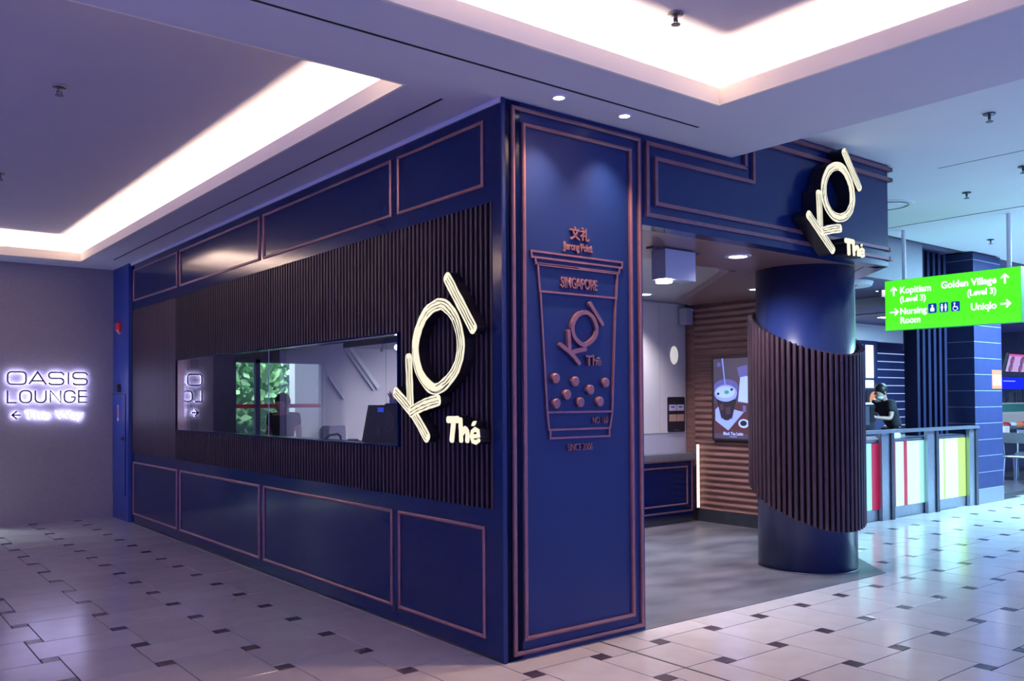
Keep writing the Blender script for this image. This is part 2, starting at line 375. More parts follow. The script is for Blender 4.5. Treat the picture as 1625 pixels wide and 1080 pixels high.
# higher gallery ceiling on the right, with its steps
mb = MB(); mb.box(2.10, 6.98, -7.4, 1.2, HR, HR+0.03); mb.prism([(4.2, 1.2), (6.98, 1.2), (6.98, 1.8), (5.2, 1.8)], HR, HR+.03); mb.box(6.98, 18.6, -7.4, 1.80, HR+0.02, HR+0.05)
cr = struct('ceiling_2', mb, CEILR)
MB().box(4.709, 4.723, -2.6, -0.23, HR-0.001, HR+0.002).build('air_slot', BLACKGAP, cr)
MB().box(6.975, 6.985, -7.0, 1.8, HR-0.004, HR+0.02).build('shadow_gap', DKSTEEL, cr)
MB().box(7.0, 14.5, 1.765, 1.775, HR+0.0, HR+0.02).build('shadow_gap', DKSTEEL, cr)

def sprinkler(x, y, z, label):
    t = thing('sprinkler', label, 'sprinkler', (x, y, z), 'ceiling sprinklers')
    MB().lathe([(0.012, 0.0), (0.042, -0.003), (0.040, -0.010), (0.012, -0.014)], 14).build('escutcheon', DKSTEEL, t)
    MB().tube((0,0,-0.012), (0,0,-0.042), 0.010, 8).tube((-.014,0,-.03), (-.012,0,-.058), .003, 6).tube((.014,0,-.03), (.012,0,-.058), .003, 6).lathe([(0.0,-0.058), (0.026,-0.058), (0.024,-0.062), (0.0,-0.062)], 12).build('nozzle', DKSTEEL, t)
sprinkler(-1.888, 2.122, TRAY, 'sprinkler head near the middle of the left ceiling tray')
sprinkler(-1.845, 4.76, TRAY, 'sprinkler head at the far left edge of the left ceiling tray')
sprinkler(0.413, -0.957, TRAY, 'sprinkler head in the bright tray over the corner pillar')
sprinkler(3.504, -1.186, HR, 'sprinkler head nearest the viewer on the blue-lit right ceiling')
sprinkler(5.854, 0.039, HR, 'sprinkler head on the blue-lit ceiling, second one back')
sprinkler(8.882, 1.109, HR+.02, 'sprinkler head above the green sign by its right rod')
sprinkler(5.25, -0.72, HR, 'sprinkler head cut by the right edge of the photo')
t = thing('round_diffuser', 'flat round air diffuser in the blue-lit ceiling beside the navy fascia', 'air diffuser', (5.75, 0.80, HR))
MB().lathe([(0.0, 0), (0.26, 0.0), (0.25, -0.012), (0.0, -0.020)], 28).build('plate', CEILR, t)
MB().ring([(0.20, -0.014), (0.21, -0.020), (0.19, -0.020)], 28).build('ring', STEEL, t)

def downlight(x, y, z, label, power, target=None, angle=1.2, blend=0.6, r=0.05, group=None, color=SPOT_COL, face=LAMP):
    t = thing('downlight', label, 'downlight', (x, y, z), group)
    MB().ring([(r*0.82, 0.002), (r*1.25, 0.0), (r*1.22, -0.006), (r*0.86, -0.008)], 22).build('trim_ring', WHITE, t)
    MB().disc(0, 0, r*0.84, -0.004, -0.0075, 22).build('lens', face, t)
    if power: spot('downlight_lamp', (x, y, z-0.02), target or (x, y, 0), power, color, angle, blend, r*0.6)
    return t
downlight(0.264, -0.207, H, 'left of two small ceiling downlights before the copper-framed pillar', 130, (0.264, -0.09, 0), 1.5, 1.0, 0.038, color=(1.0, 0.62, 0.36))
downlight(0.800, -0.205, H, 'right of two small ceiling downlights before the copper-framed pillar', 130, (0.80, -0.09, 0), 1.5, 1.0, 0.038, color=(1.0, 0.62, 0.36))

# ================================================================== BACK WALL, SERVICE STRIP, GLASS DOORS
YB = 8.35
wall_back = struct('wall_back', MB().box(-1.44, 0.3, YB, YB+0.2, -0.005, H), BEIGE)
mb = MB().box(-0.035, 0.20, 7.62, YB, -0.004, H)
wall_left = struct('wall_left', mb, STRIPM)
mb = MB(); mb.box(-0.045, -0.035, 7.74, 8.33, 0.32, 1.60)
d1 = struct('door_1', mb, STRIPM)
MB().box(-0.0455, -0.0445, 7.735, 8.335, 1.597, 1.606).box(-0.0455, -0.0445, 7.735, 7.743, 0.32, 1.6).build('door_edge', BLACKGAP, d1)
MB().tube((-0.045, 7.82, 1.04), (-0.058, 7.82, 1.04), 0.030, 16).tube((-0.058, 7.82, 1.04), (-0.073, 7.82, 1.04), 0.014, 12).build('door_lock', DKSTEEL, d1)
t = thing('fire_hose_label', 'small red and white strip label on the navy service door', 'label', frame_m((-0.045, 8.07, 1.36), (0,-1,0)))
MB().box(-0.03, 0.03, -0.10, 0.10, 0, 0.003).build('backing', WHITE, t); MB().box(-0.022, 0.022, -0.06, 0.09, 0.003, 0.004).build('red_print', RED, t)
t = thing('fire_alarm', 'red fire alarm sounder high on the navy service strip', 'alarm', frame_m((-0.035, 8.0, 2.46), (0,-1,0)))
MB().lathe([(0.0, 0), (0.070, 0.0), (0.070, 0.03), (0.055, 0.055), (0.0, 0.062)], 22).build('dome', RED, t); MB().box(-0.02, 0.02, -0.085, -0.06, 0.0, 0.03).build('terminal', WHITE, t)
t = thing('call_point', 'small square dark call point box above the navy service door', 'alarm', frame_m((-0.035, 8.03, 1.68), (0,-1,0)))
MB().bbox(-0.05, 0.05, -0.05, 0.05, 0, 0.045, 0.006).build('box', BLACK, t); MB().box(-0.058, -0.05, -0.05, 0.05, 0.0, 0.04).build('cover', WHITE, t); MB().box(-0.03, 0.03, -0.03, 0.03, 0.045, 0.048).build('glass', BLACK, t)

# glass doors on the left, out of the frame, that the shop window mirrors
dz = 2.12
t = struct('wall_far_left', MB().box(-1.78, -1.44, YB+.05, YB+.25, -0.005, H).box(-7.0, -3.22, YB+.05, YB+.25, -0.005, H).box(-3.22, -1.78, YB+.05, YB+.25, dz, H), mat('charcoal_wall', (.05, .05, .07), .7, noise=(.06, .06, .08)))
MB().box(-1.76, -1.445, YB+0.02, YB+.05, 0, H).build('dark_cladding', DKSTEEL, t)
d2 = bpy.data.objects.new('door_2', None); COL.objects.link(d2); d2.location = (-2.5, YB+.12, 0); d2['kind'] = 'structure'
for (x0, x1) in ((-1.78, -2.15), (-2.15, -3.22)):
    x0 += 2.5; x1 += 2.5
    fm = MB(); w = .035
    for a, b in ((x0, x0-w), (x1, x1+w)): fm.box(a, b, -.03, .03, 0, dz)
    fm.box(x0, x1, -.03, .03, dz-.05, dz); fm.box(x0, x1, -.03, .03, 0, .08)
    fm.build('door_frame', DKSTEEL, d2)
    MB().box(x0-w, x1+w, -.005, .005, .08, dz-.05).build('pane', GLASSD, d2)
    MB().box(x0-w, x1+w, -.012, -.006, 1.40, 1.46).build('red_band', RED, d2)
def shrub(x, y, h, r, n, label):
    t = thing('shrub', label, 'plant', (x, y, 0), 'shrubs beyond the glass doors')
    mb = MB()
    for k in range(n):
        a = random.uniform(0, 2*PI); q = random.random()**0.4; zz = random.uniform(0.1, 1)
        rr = r*math.sin(PI*min(0.95, zz*0.85+.1))*q
        c = Vector((rr*math.cos(a), rr*math.sin(a), zz*h)); s = random.uniform(.06, .14)
        u = Vector((jit(1), jit(1), jit(1))).normalized()*s; v = u.cross(Vector((jit(1), jit(1), jit(1)))).normalized()*s*.55
        mb.add([c-u, c-v, c+u, c+v], [(0,1,2,3)])
    o = mb.build('foliage', FOLI, t); o['kind'] = 'stuff'
    MB().tube((0,0,-.1), (0,0,h*.6), .05, 8, .02).build('trunk', SLAT, t)
struct('ground', MB().box(-9, 2, 8.9, 16, -0.12, -0.02), GROUT)
shrub(-2.75, 10.9, 3.2, 1.0, 3200, 'leafy green shrub mirrored at the left of the window glass')
shrub(-4.1, 13.4, 4.2, 1.5, 4200, 'tall green shrub mirrored farther back in the window glass')
shrub(-2.3, 13.2, 3.6, 1.3, 3000, 'green shrub mirrored between the door posts in the window glass')
struct('wall_outside', MB().box(-4.6, -3.32, 9.6, 9.8, 0, 3.5), WHITE)
area('daylight_court', (-2.4, 10.4, 5.2), (math.radians(-8), 0, 0), 5, 3.0, 3200, (0.85, 0.95, 1.0))

# ------------------------------------------------------------------ backlit wall sign
t = thing('wall_sign', 'backlit OASIS LOUNGE This Way lettering glowing on the beige wall', 'sign', frame_m((-0.815, YB-0.001, 1.62), (1,0,0)))
def halo_letter(polys, name='letter'):
    a = MB(); b = MB()
    for pts, closed in polys:
        a.stroke(pts, 0.018, 0.034, 0.046, closed); b.stroke(pts, 0.012, 0.016, 0.033, closed)
    o = a.build(name, LETTER, t); b.build('halo_light', HALO, o); return o
def rr(x0, x1, y0, y1, r, n=4, a0=0, a1=360):
    pts = []
    for (cx, cy, s) in ((x1-r, y1-r, 0), (x0+r, y1-r, 90), (x0+r, y0+r, 180), (x1-r, y0+r, 270)):
        for k in range(n+1):
            a = s+90*k/n
            if a0 <= a <= a1: pts.append((cx+r*math.cos(math.radians(a)), cy+r*math.sin(math.radians(a))))
    return pts
def S_shape(x0, x1, y0, y1):
    r = (y1-y0)/4; ym = (y0+y1)/2; p = []
    p += [(x1, y1-r*0.9)]
    for k in range(0, 7): a = math.radians(20+70*k/6); p.append((x1-r+r*math.cos(a), y1-r+r*math.sin(a)))
    for k in range(0, 9): a = math.radians(90+180*k/8); p.append((x0+r+r*math.cos(a), y1-r+r*math.sin(a)))
    for k in range(0, 9): a = math.radians(90-180*k/8); p.append((x1-r+r*math.cos(a), y0+r+r*math.sin(a)))
    for k in range(0, 7): a = math.radians(270-70*k/6); p.append((x0+r+r*math.cos(a), y0+r+r*math.sin(a)))
    return p
ow = 0.90; x0s = -0.445
def X(px): return x0s + (px-125)/(1110-125)*ow
yt, yb = 0.262, 0.108
halo_letter([(rr(X(125), X(345), yb, yt, .045), True)])
halo_letter([([(X(380), yb), (X(485), yt), (X(590), yb)], False), ([(X(412), yb+.045), (X(558), yb+.045)], False)])
halo_letter([(S_shape(X(622), X(808), yb, yt), False)])
halo_letter([([(X(867), yb), (X(867), yt)], False)])
halo_letter([(S_shape(X(925), X(1110), yb, yt), False)])
yt, yb = 0.030, -0.118
halo_letter([([(X(125), yt), (X(125), yb), (X(232), yb)], False)])
halo_letter([(rr(X(272), X(410), yb, yt, .05), True)])
u_ = rr(X(457), X(588), yb, yt, .05); halo_letter([([(X(457), yt)]+[p for p in u_ if p[1] < yb+.051][0:5]+[p for p in u_ if p[1] < yb+.051][5:]+[(X(588), yt)], False)])
halo_letter([([(X(642), yb), (X(642), yt), (X(770), yb), (X(770), yt)], False)])
g_ = rr(X(818), X(952), yb, yt, .05); halo_letter([([(X(952), yt-.045)]+g_[1:]+[(X(952), yb+.068), (X(900), yb+.068)], False)])
halo_letter([([(X(1108), yt), (X(1000), yt), (X(1000), yb), (X(1108), yb)], False), ([(X(1000), (yt+yb)/2), (X(1108), (yt+yb)/2)], False)])
halo_letter([([(X(180), -.272), (X(280), -.272)], False), ([(X(236), -.225), (X(180), -.272), (X(236), -.319)], False)], 'arrow')
xx = X(330)
for word, px0, px1 in (('This', 330, 650), ('Way', 715, 1070)):
    w = X(px1)-X(px0)
    a = text_mesh(word, .15, WORDLIT, .012, 0.0, 'LEFT', 1.0, .034, 0, -0.325)
    xs = [v.co.x for v in a.vertices]; sc = w/(max(xs)-min(xs))
    a.transform(Matrix.Translation((X(px0), 0, 0)) @ Matrix.Diagonal((sc, 1, 1, 1)))
    o = put('word', a, t)
    b = text_mesh(word, .15, HALO, .016, 0.0, 'LEFT', 1.0, .014, 0, -0.325); b.transform(Matrix.Translation((X(px0), 0, 0)) @ Matrix.Diagonal((sc, 1, 1, 1)))
    put('halo_light', b, o)

# ================================================================== SHOP: LONG SIDE WALL (local u=-y, v=z, d=-x)
FL = frame_m((0, 0, 0), (0,-1,0))
LEN = 7.61
side = thing('shop_side_wall', 'long navy panelled shop wall with dark vertical slats and window strip', 'shop wall', FL)
D = -0.14
mb = MB()
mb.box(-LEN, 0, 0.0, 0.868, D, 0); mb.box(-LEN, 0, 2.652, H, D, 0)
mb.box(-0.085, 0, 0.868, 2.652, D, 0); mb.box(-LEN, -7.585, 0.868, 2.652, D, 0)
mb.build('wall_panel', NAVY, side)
MB().box(-LEN, 0, H-0.03, H-0.001, 0, 0.012).build('shadow_bead', CEIL, side)
MB().box(-LEN-0.003, -0.01, 0.0, 0.012, -0.02, 0.0015).build('base_gap', BLACKGAP, side)
NW = -0.045
mb = MB()   # niche back behind the slats, open at the window
mb.box(-5.89, -0.085, 1.952, 2.652, D, NW); mb.box(-5.89, -0.085, 0.868, 1.196, D, NW); mb.box(-1.157, -0.085, 1.196, 1.952, D, NW); mb.box(-5.89, -5.555, 1.196, 1.952, D, NW)
mb.build('slat_backing', NICHE, side)
for (a, b) in ((0.165, 1.145), (1.225, 3.435), (3.52, 5.715), (5.805, 7.51)):
    MB().frame(-b, -a, 2.752, 3.148, 0.022, -0.002, 0.014).build('moulding', COPPER, side)
    MB().frame(-b, -a, 0.108, 0.762, 0.022, -0.002, 0.014).build('moulding', COPPER, side)
sl_full = MB().bbox(-0.0105, 0.0105, 0.868, 2.652, NW, 0.004, 0.003).mesh('slat', SLAT)
sl_up = MB().bbox(-0.0105, 0.0105, 1.962, 2.652, NW, 0.004, 0.003).mesh('slat', SLAT)
sl_lo = MB().bbox(-0.0105, 0.0105, 0.868, 1.186, NW, 0.004, 0.003).mesh('slat', SLAT)
k = 0
while 0.10+0.05*k < 5.89:
    y = 0.10+0.05*k; k += 1
    if 1.15 < y < 5.86:
        put('slat', sl_up, side, (-y, 0, 0)); put('slat', sl_lo, side, (-y, 0, 0))
    else: put('slat', sl_full, side, (-y, 0, 0))
bd = MB().bbox(-0.0255, 0.0255, 0.868, 2.652, D, -0.002, 0.004).mesh('board', SLAT)
k = 0
while 5.922+0.053*k < 7.57: put('board', bd, side, (-(5.922+0.053*k), 0, 0)); k += 1
fm = MB(); fm.box(-5.86, -1.150, 1.950, 1.962, -0.06, 0.008); fm.box(-5.86, -1.150, 1.186, 1.198, -0.06, 0.008); fm.box(-1.160, -1.150, 1.198, 1.95, -0.10, 0.004)
fm.build('window_frame', NAVY, side)
MB().box(-5.86, -5.55, 1.198, 1.950, -0.05, -0.016).build('timber_jamb', WOODCEIL, side)
def pane(u0, u1, d0, d1, nm='glass_pane'):
    th = .006
    vs = [(u0,1.198,d0),(u1,1.198,d1),(u1,1.95,d1),(u0,1.95,d0),(u0,1.198,d0-th),(u1,1.198,d1-th),(u1,1.95,d1-th),(u0,1.95,d0-th)]
    MB().add(vs, [(0,1,2,3),(7,6,5,4),(0,4,5,1),(1,5,6,2),(2,6,7,3),(3,7,4,0)]).build(nm, GLASSL, side)
pane(-5.552, -3.405, 0.012, -0.030); pane(-3.398, -1.158, -0.0302, -0.074)
MB().box(-3.405, -3.398, 1.198, 1.95, -0.038, -0.028).build('pane_joint', STEEL, side)

# KOI signs ---------------------------------------------------------
def resample(pts, n, closed=False):
    P = [Vector(p) for p in pts]
    if closed: P = P+[P[0]]
    if len(P) > 2:   # Catmull-Rom
        Q = []
        m = len(P)
        for i in range(m-1):
            p0 = P[i-1] if i > 0 else (P[-2] if closed else P[0]); p3 = P[i+2] if i+2 < m else (P[1] if closed else P[-1])
            p1, p2 = P[i], P[i+1]
            for k in range(8):
                s = k/8
                Q.append(0.5*((2*p1)+(p2-p0)*s+(2*p0-5*p1+4*p2-p3)*s*s+(3*p1-p0-3*p2+p3)*s**3))
        Q.append(P[-1]); P = Q
    L = [0]
    for a, b in zip(P, P[1:]): L.append(L[-1]+(b-a).length)
    out = []; cnt = n
    for k in range(cnt):
        s = L[-1]*(k/cnt if closed else k/(cnt-1)); i = 0
        while i < len(L)-2 and L[i+1] < s: i += 1
        f = (s-L[i])/max(1e-9, L[i+1]-L[i]); out.append(P[i].lerp(P[i+1], f))
    return out
def round_ends(pts, w):
    # extend by half a width with a rounded profile
    a = (pts[0]-pts[1]).normalized(); b = (pts[-1]-pts[-2]).normalized()
    P, Wd = [], []
    for k in (0.46, 0.38, 0.22): P.append(pts[0]+a*w*k); Wd.append(w*(0.35 if k > .4 else .72 if k > .3 else .95))
    for p in pts: P.append(p); Wd.append(w*(1+jit(.06)))
    for k in (0.22, 0.38, 0.46): P.append(pts[-1]+b*w*k); Wd.append(w*(0.35 if k > .4 else .72 if k > .3 else .95))
    return P, Wd
def koi_sign(label, m, S, w, d0, d1, wt, face=CREAM, side_m=SIDE, ink=True, leaf=GREEN, group=None, nm='shop_sign'):
    t = thing(nm, label, 'sign', m, group)
    def letter(strokes, wid, name='letter'):
        body = MB(); fc = MB(); ik = MB()
        for j, (pts, closed) in enumerate(strokes):
            zz = d1 + 0.0008*j
            if closed:
                P = resample(pts, 44, True); Wd = [wid*(1+jit(.07)) for _ in P]
            else:
                P = resample(pts, 10 if len(pts) > 2 else 7); P, Wd = round_ends(P, wid)
            body.stroke(P, [q*1.08 for q in Wd], d0, zz-0.006, closed); fc.stroke(P, Wd, zz-0.006, zz, closed)
            if ink:
                n = len(P)
                for q in range(7 if closed else 3):
                    off = wid*(-0.30+0.30*(q % 3))+jit(wid*.05)
                    if closed: i0 = random.randrange(n); ln = random.randrange(12, 22); idx = [(i0+e) % n for e in range(ln)]
                    else:
                        i0 = random.randrange(2, 4); i1 = n-random.randrange(2, 4); idx = list(range(i0, max(i1, i0+3)))
                    pp = []
                    for e in idx:
                        if e >= n: continue
                        tt = (P[(e+1) % n]-P[e-1]).normalized() if closed else (P[min(e+1, n-1)]-P[max(e-1, 0)]).normalized()
                        pp.append(P[e]+Vector((-tt.y, tt.x))*(off+jit(wid*.05)))
                    if len(pp) > 2: ik.stroke(pp, [wid*random.uniform(.03, .10) for _ in pp], zz, zz+0.0006)
        o = body.build(name, side_m, t); fc.build('letter_face', face, o)
        if ink: ik.build('drawn_line', INK, o)
    letter([(S['Kv'], False), (S['Kl'], False), (S['Ka'], False)], w)
    letter([(S['O'], True)], w); letter([(S['I'], False)], w)
    ink0 = ink; ink = False
    letter([(S['Tb'], False), (S['Ts'], False)], wt); letter([(S['h'], False), (S['h2'], False)], wt*.85); letter([(S['e'], False)], wt*.56)
    ink = ink0
    a, b = S['acc']; c = resample([a, b], 5); lw = [wt*.12, wt*.5, wt*.62, wt*.45, wt*.08]
    o = MB().stroke(c, lw, d0, d1-.006).build('accent', side_m, t); MB().stroke(c, lw, d1-.006, d1).build('accent_leaf', leaf, o)
    return t
S_L = dict(I=[(-0.433,2.238),(-0.172,1.922)], O=[(-0.536,2.09),(-0.692,2.033),(-0.797,1.873),(-0.771,1.705),(-0.649,1.592),(-0.54,1.572),(-0.406,1.635),(-0.322,1.722),(-0.294,1.845),(-0.347,1.984),(-0.44,2.065)],
    Kv=[(-0.882,1.770),(-0.861,1.440)], Kl=[(-1.040,1.552),(-0.825,1.416),(-0.672,1.274)], Ka=[(-0.846,1.429),(-0.7,1.472),(-0.545,1.500)],
    Tb=[(-0.428,1.383),(-0.333,1.385)], Ts=[(-0.371,1.378),(-0.391,1.265)], h=[(-0.301,1.382),(-0.295,1.265)], h2=[(-0.284,1.307),(-0.253,1.33),(-0.23,1.308),(-0.231,1.266)],
    e=[(-0.183,1.289),(-0.119,1.296),(-0.125,1.322),(-0.150,1.332),(-0.180,1.318),(-0.192,1.293),(-0.183,1.266),(-0.152,1.254),(-0.118,1.268)], acc=[(-0.186,1.352),(-0.142,1.378)])
koi_sign('large glowing cream KOI Thé letters on the dark slats of the side wall', FL, S_L, 0.072, 0.008, 0.085, 0.042, leaf=CREAM)
S_R = dict(I=[(3.363,3.462),(3.575,3.215)], O=[(3.242,3.334),(3.137,3.281),(3.067,3.164),(3.081,3.032),(3.164,2.947),(3.268,2.926),(3.392,2.966),(3.467,3.065),(3.461,3.193),(3.4,3.283),(3.33,3.331)],
    Kv=[(2.995,3.078),(3.012,2.810)], Kl=[(2.858,2.896),(3.01,2.785),(3.172,2.665)], Ka=[(3.042,2.793),(3.16,2.823),(3.275,2.843)],
    Tb=[(3.368,2.758),(3.470,2.758)], Ts=[(3.405,2.75),(3.409,2.66)], h=[(3.478,2.758),(3.486,2.66)], h2=[(3.498,2.701),(3.530,2.722),(3.548,2.706),(3.548,2.662)],
    e=[(3.575,2.680),(3.635,2.686),(3.630,2.706),(3.604,2.714),(3.578,2.700),(3.570,2.676),(3.580,2.660),(3.606,2.652),(3.635,2.662)], acc=[(3.588,2.735),(3.612,2.752)])
FF = frame_m((0, 0, 0), (1,0,0))
koi_sign('glowing cream KOI Thé letters standing off the entrance fascia above the column', FF, S_R, 0.068, 0.022, 0.14, 0.040, leaf=CREAM)

# ================================================================== CORNER PILLAR (front, local u=x, v=z, d=-y)
pil = thing('corner_pillar', 'navy corner pillar with two nested copper frames', 'pillar', FF)
MB().box(0.002, 1.165, 0.0, H, -0.084, 0.0).box(0.146, 1.165, 0.0, H, -0.40, -0.084).box(0.0, 0.022, 0.0, H, 0.0, 0.012).build('pillar_body', PILLAR, pil)
MB().frame(0.068, 1.142, 0.028, 3.208, 0.024, -0.002, 0.022).build('moulding', COPPER, pil)
MB().frame(0.147, 1.060, 0.104, 3.124, 0.024, -0.002, 0.022).build('moulding', COPPER, pil)
# copper cup drawing
cup = thing('cup_relief', 'copper outline of a lidded bubble tea cup mounted on the corner pillar', 'wall relief', FF)
w = 0.012; z0, z1 = 0.0, 0.014
def line(name, pts, closed=False, parent=cup, ww=w): return MB().stroke(pts, ww, z0, z1, closed).build(name, COPPER, parent)
line('lid', [(0.212, 2.375), (0.966, 2.375), (0.962, 2.340), (0.216, 2.340)], True)
line('lid', [(0.240, 2.340), (0.248, 2.305), (0.934, 2.305), (0.942, 2.340)], False)
line('cup_band', [(0.262, 2.300), (0.276, 2.142), (0.912, 2.142), (0.922, 2.300)], True)
line('cup_side', [(0.280, 2.140), (0.328, 1.424)]); line('cup_side', [(0.906, 2.140), (0.868, 1.424)])
line('cup_base', [(0.328, 1.424), (0.868, 1.424), (0.848, 1.320), (0.342, 1.320)], True)
line('cup_foot', [(0.352, 1.320), (0.350, 1.270), (0.842, 1.270), (0.840, 1.320)])
for (u, v) in ((0.391,1.628),(0.549,1.61),(0.805,1.604),(0.674,1.56),(0.481,1.529),(0.395,1.477),(0.589,1.483),(0.754,1.486)):
    MB().disc(u, v, 0.031, 0, 0.020, 20).disc(u, v, 0.031, 0.020, 0.026, 20, 0.024).build('pearl', COPPER, cup)
put('lettering', text_mesh('SINGAPORE', 0.092, COPPER, .014, .0015, 'CENTER', 0.62, 0, 0.594, 2.178), cup)
put('lettering', text_mesh('NO.160', 0.062, COPPER, .010, .0, 'CENTER', 0.66, 0, 0.765, 1.350), cup)
# small copper emblem inside the cup
k_ = 0.30
def mini(pts): return [(0.60+(u+0.62)*0.40, 1.905+(v-1.75)*0.385) for u, v in pts]
S_M = {k: mini(v) for k, v in S_L.items()}
S_M['Tb'] = [(0.642,1.766),(0.684,1.766)]; S_M['Ts'] = [(0.662,1.764),(0.662,1.714)]; S_M['h'] = [(0.698,1.772),(0.698,1.714)]; S_M['h2'] = [(0.700,1.738),(0.712,1.746),(0.722,1.738),(0.722,1.714)]
S_M['e'] = [(0.737,1.730),(0.762,1.732),(0.758,1.742),(0.748,1.745),(0.738,1.736),(0.738,1.722),(0.750,1.714),(0.762,1.718)]; S_M['acc'] = [(0.742,1.752),(0.756,1.762)]
koi_sign('small copper KOI Thé emblem inside the cup outline', FF, S_M, 0.026, 0.001, 0.022, 0.012, face=COPPER, side_m=COPPER, ink=False, leaf=GREEN, nm='cup_emblem')
t = thing('place_lettering', 'copper Chinese characters over Jurong Point lettering above the cup outline', 'lettering', FF)
def chars(name, strokes): 
    mb = MB()
    for p in strokes: mb.stroke([Vector(q) for q in p], 0.011, 0, 0.014)
    mb.build(name, COPPER, t)
def cj(x, y): return (0.523+x*0.076, 2.478+y*0.078)
def cj2(x, y): return (0.606+x*0.070, 2.478+y*0.078)
chars('character', [[cj(.46,1.0), cj(.56,.84)], [cj(0,.76), cj(1,.76)], [cj(.74,.74), cj(.62,.48), cj(.36,.2), cj(0,0)], [cj(.25,.74), cj(.40,.44), cj(.66,.18), cj(1,0)]])
chars('character', [[cj2(.20,1.0), cj2(.30,.86)], [cj2(0,.72), cj2(.46,.72), cj2(.24,.46), cj2(0,.30)], [cj2(.25,.48), cj2(.25,0)], [cj2(.34,.44), cj2(.48,.32)], [cj2(.64,.98), cj2(.64,.12), cj2(.70,.03), cj2(.94,.03), cj2(.98,.22)]])
put('lettering', text_mesh('Jurong Point', 0.066, COPPER, .014, .0022, 'CENTER', 0.70, 0, 0.588, 2.412), t)
t = thing('date_lettering', 'copper SINCE 2006 lettering under the cup outline', 'lettering', FF)
put('lettering', text_mesh('SINCE 2006', 0.060, COPPER, .012, .0, 'CENTER', 0.70, 0, 0.592, 1.190), t)

# ================================================================== ENTRANCE FASCIA
HB = 2.645
fas = thing('entrance_fascia', 'wide navy fascia over the shop entrance with copper mouldings', 'fascia', FF)
mb = MB(); mb.box(1.168, 2.10, HB, H, -0.12, 0.0); mb.box(2.10, 4.27, HB, 3.535, -0.12, 0.0)
mb.add([(4.27,HB,0),(4.27,3.535,0),(5.5,3.535,-1.38),(5.5,HB,-1.38),(4.1,HB,-.12),(4.1,3.535,-.12),(5.35,3.535,-1.45),(5.35,HB,-1.45)], [(0,3,2,1),(4,5,6,7),(1,2,6,5),(0,4,7,3)])
mb.build('fascia_board', NAVY2, fas)
def lm(pts): return MB().stroke(pts, 0.026, -0.002, 0.022).build('moulding', COPPER, fas)
lm([(4.285, 2.712), (1.203, 2.712), (1.203, 3.19)])
MB().box(1.190, 2.262, 3.172, 3.198, -0.002, 0.022).build('moulding', COPPER, fas)
MB().box(2.236, 2.262, 3.172, 3.40, -0.002, 0.022).build('moulding', COPPER, fas)
lm([(4.285, 2.795), (1.287, 2.795), (1.287, 3.095), (2.345, 3.095), (2.345, 3.42)])
for v in (3.495, 3.405):
    MB().box(2.36, 4.30, v-.016, v+.016, -0.002, 0.026).build('moulding', COPPER, fas)
for v in (3.495, 3.405, 2.795, 2.712):
    MB().box(4.26, 4.315, v-.016, v+.016, -0.06, 0.026).build('moulding_end', COPPER, fas)

# ================================================================== SHOP CEILING AND INSIDE
zc = HB+0.03
sc_ = struct('ceiling_3', MB().prism([(0.14, 0.12), (4.15, 0.12), (5.5, 1.5), (5.5, 3.5), (0.14, 3.5)], zc+.02, zc+.06), INWALL)
MB().prism([(1.165, 0.12), (4.08, 0.12), (5.34, 1.45), (5.34, 3.15), (4.98, 2.98), (3.30, 0.96), (1.165, 0.96)], HB, zc+.02).build('timber_soffit', WOODCEIL, sc_)
MB().prism([(3.30, 0.96), (3.36, 0.94), (5.05, 2.98), (4.98, 2.98)], HB-.012, HB).build('soffit_edge', WOODCEIL, sc_)
downlight(2.725, 0.425, HB, 'bright round downlight in the brown soffit left of the round column', 140, None, 2.7, 0.6, 0.085, color=SHOP_COL)
spot('box_lamp', (1.985, 0.55, 2.37), (2.2, 1.2, 0), 120, SHOP_COL, 2.0, 0.8, 0.05)
downlight(4.301, 2.922, zc+.02, 'round downlight at the pillar edge in the white shop ceiling', 140, (4.3, 3.2, 0), 1.9, 0.8, 0.085, color=SHOP_COL)
downlight(4.612, 1.649, HB, 'small round downlight in the brown soffit touching the column', 90, (5.1, 1.8, 0), 1.9, 0.8, 0.06)
for (x, y, q) in ((1.6, 2.4, 'middle'), (0.9, 1.9, 'left'), (2.6, 2.7, 'right')):
    downlight(x, y, zc+.02, q+' of three downlights inside the shop over the serving area', 150, None, 2.2, 0.8, 0.07, 'counter downlights', SHOP_COL)
t = thing('hanging_box', 'pale square box light hanging below the shop soffit on a thin bar', 'ceiling light', (2.07, 0.55, 0))
MB().box(-0.145, 0.20, -0.07, 0.07, 2.41, HB-0.012).build('box', mat('pale_blue_enamel', (.42, .47, .58), .45, noise=(.44, .49, .60)), t)
MB().disc(-.085, 0, .062, 2.385, 2.41, 22).build('lamp', LAMP, t)
MB().box(-0.24, 0.29, -0.035, 0.035, HB-0.012, HB).build('mounting_bar', DKSTEEL, t)
YI = 3.30
wi = struct('wall_inner', MB().box(0.14, 5.6, YI+.012, YI+.12, 0, zc+.02), BACKSPL)
mb_edges = (0.15, 1.15, 2.15, 3.10, 4.03, 4.96, 5.43)
for a, b in zip(mb_edges, mb_edges[1:]): MB().box(a+.002, b-.002, YI, YI+.012, 1.085, zc).build('wall_panel', INWALL, wi)
MB().box(0.15, 5.42, YI+.004, YI+.012, 0.80, 1.083).build('splashback', BACKSPL, wi)
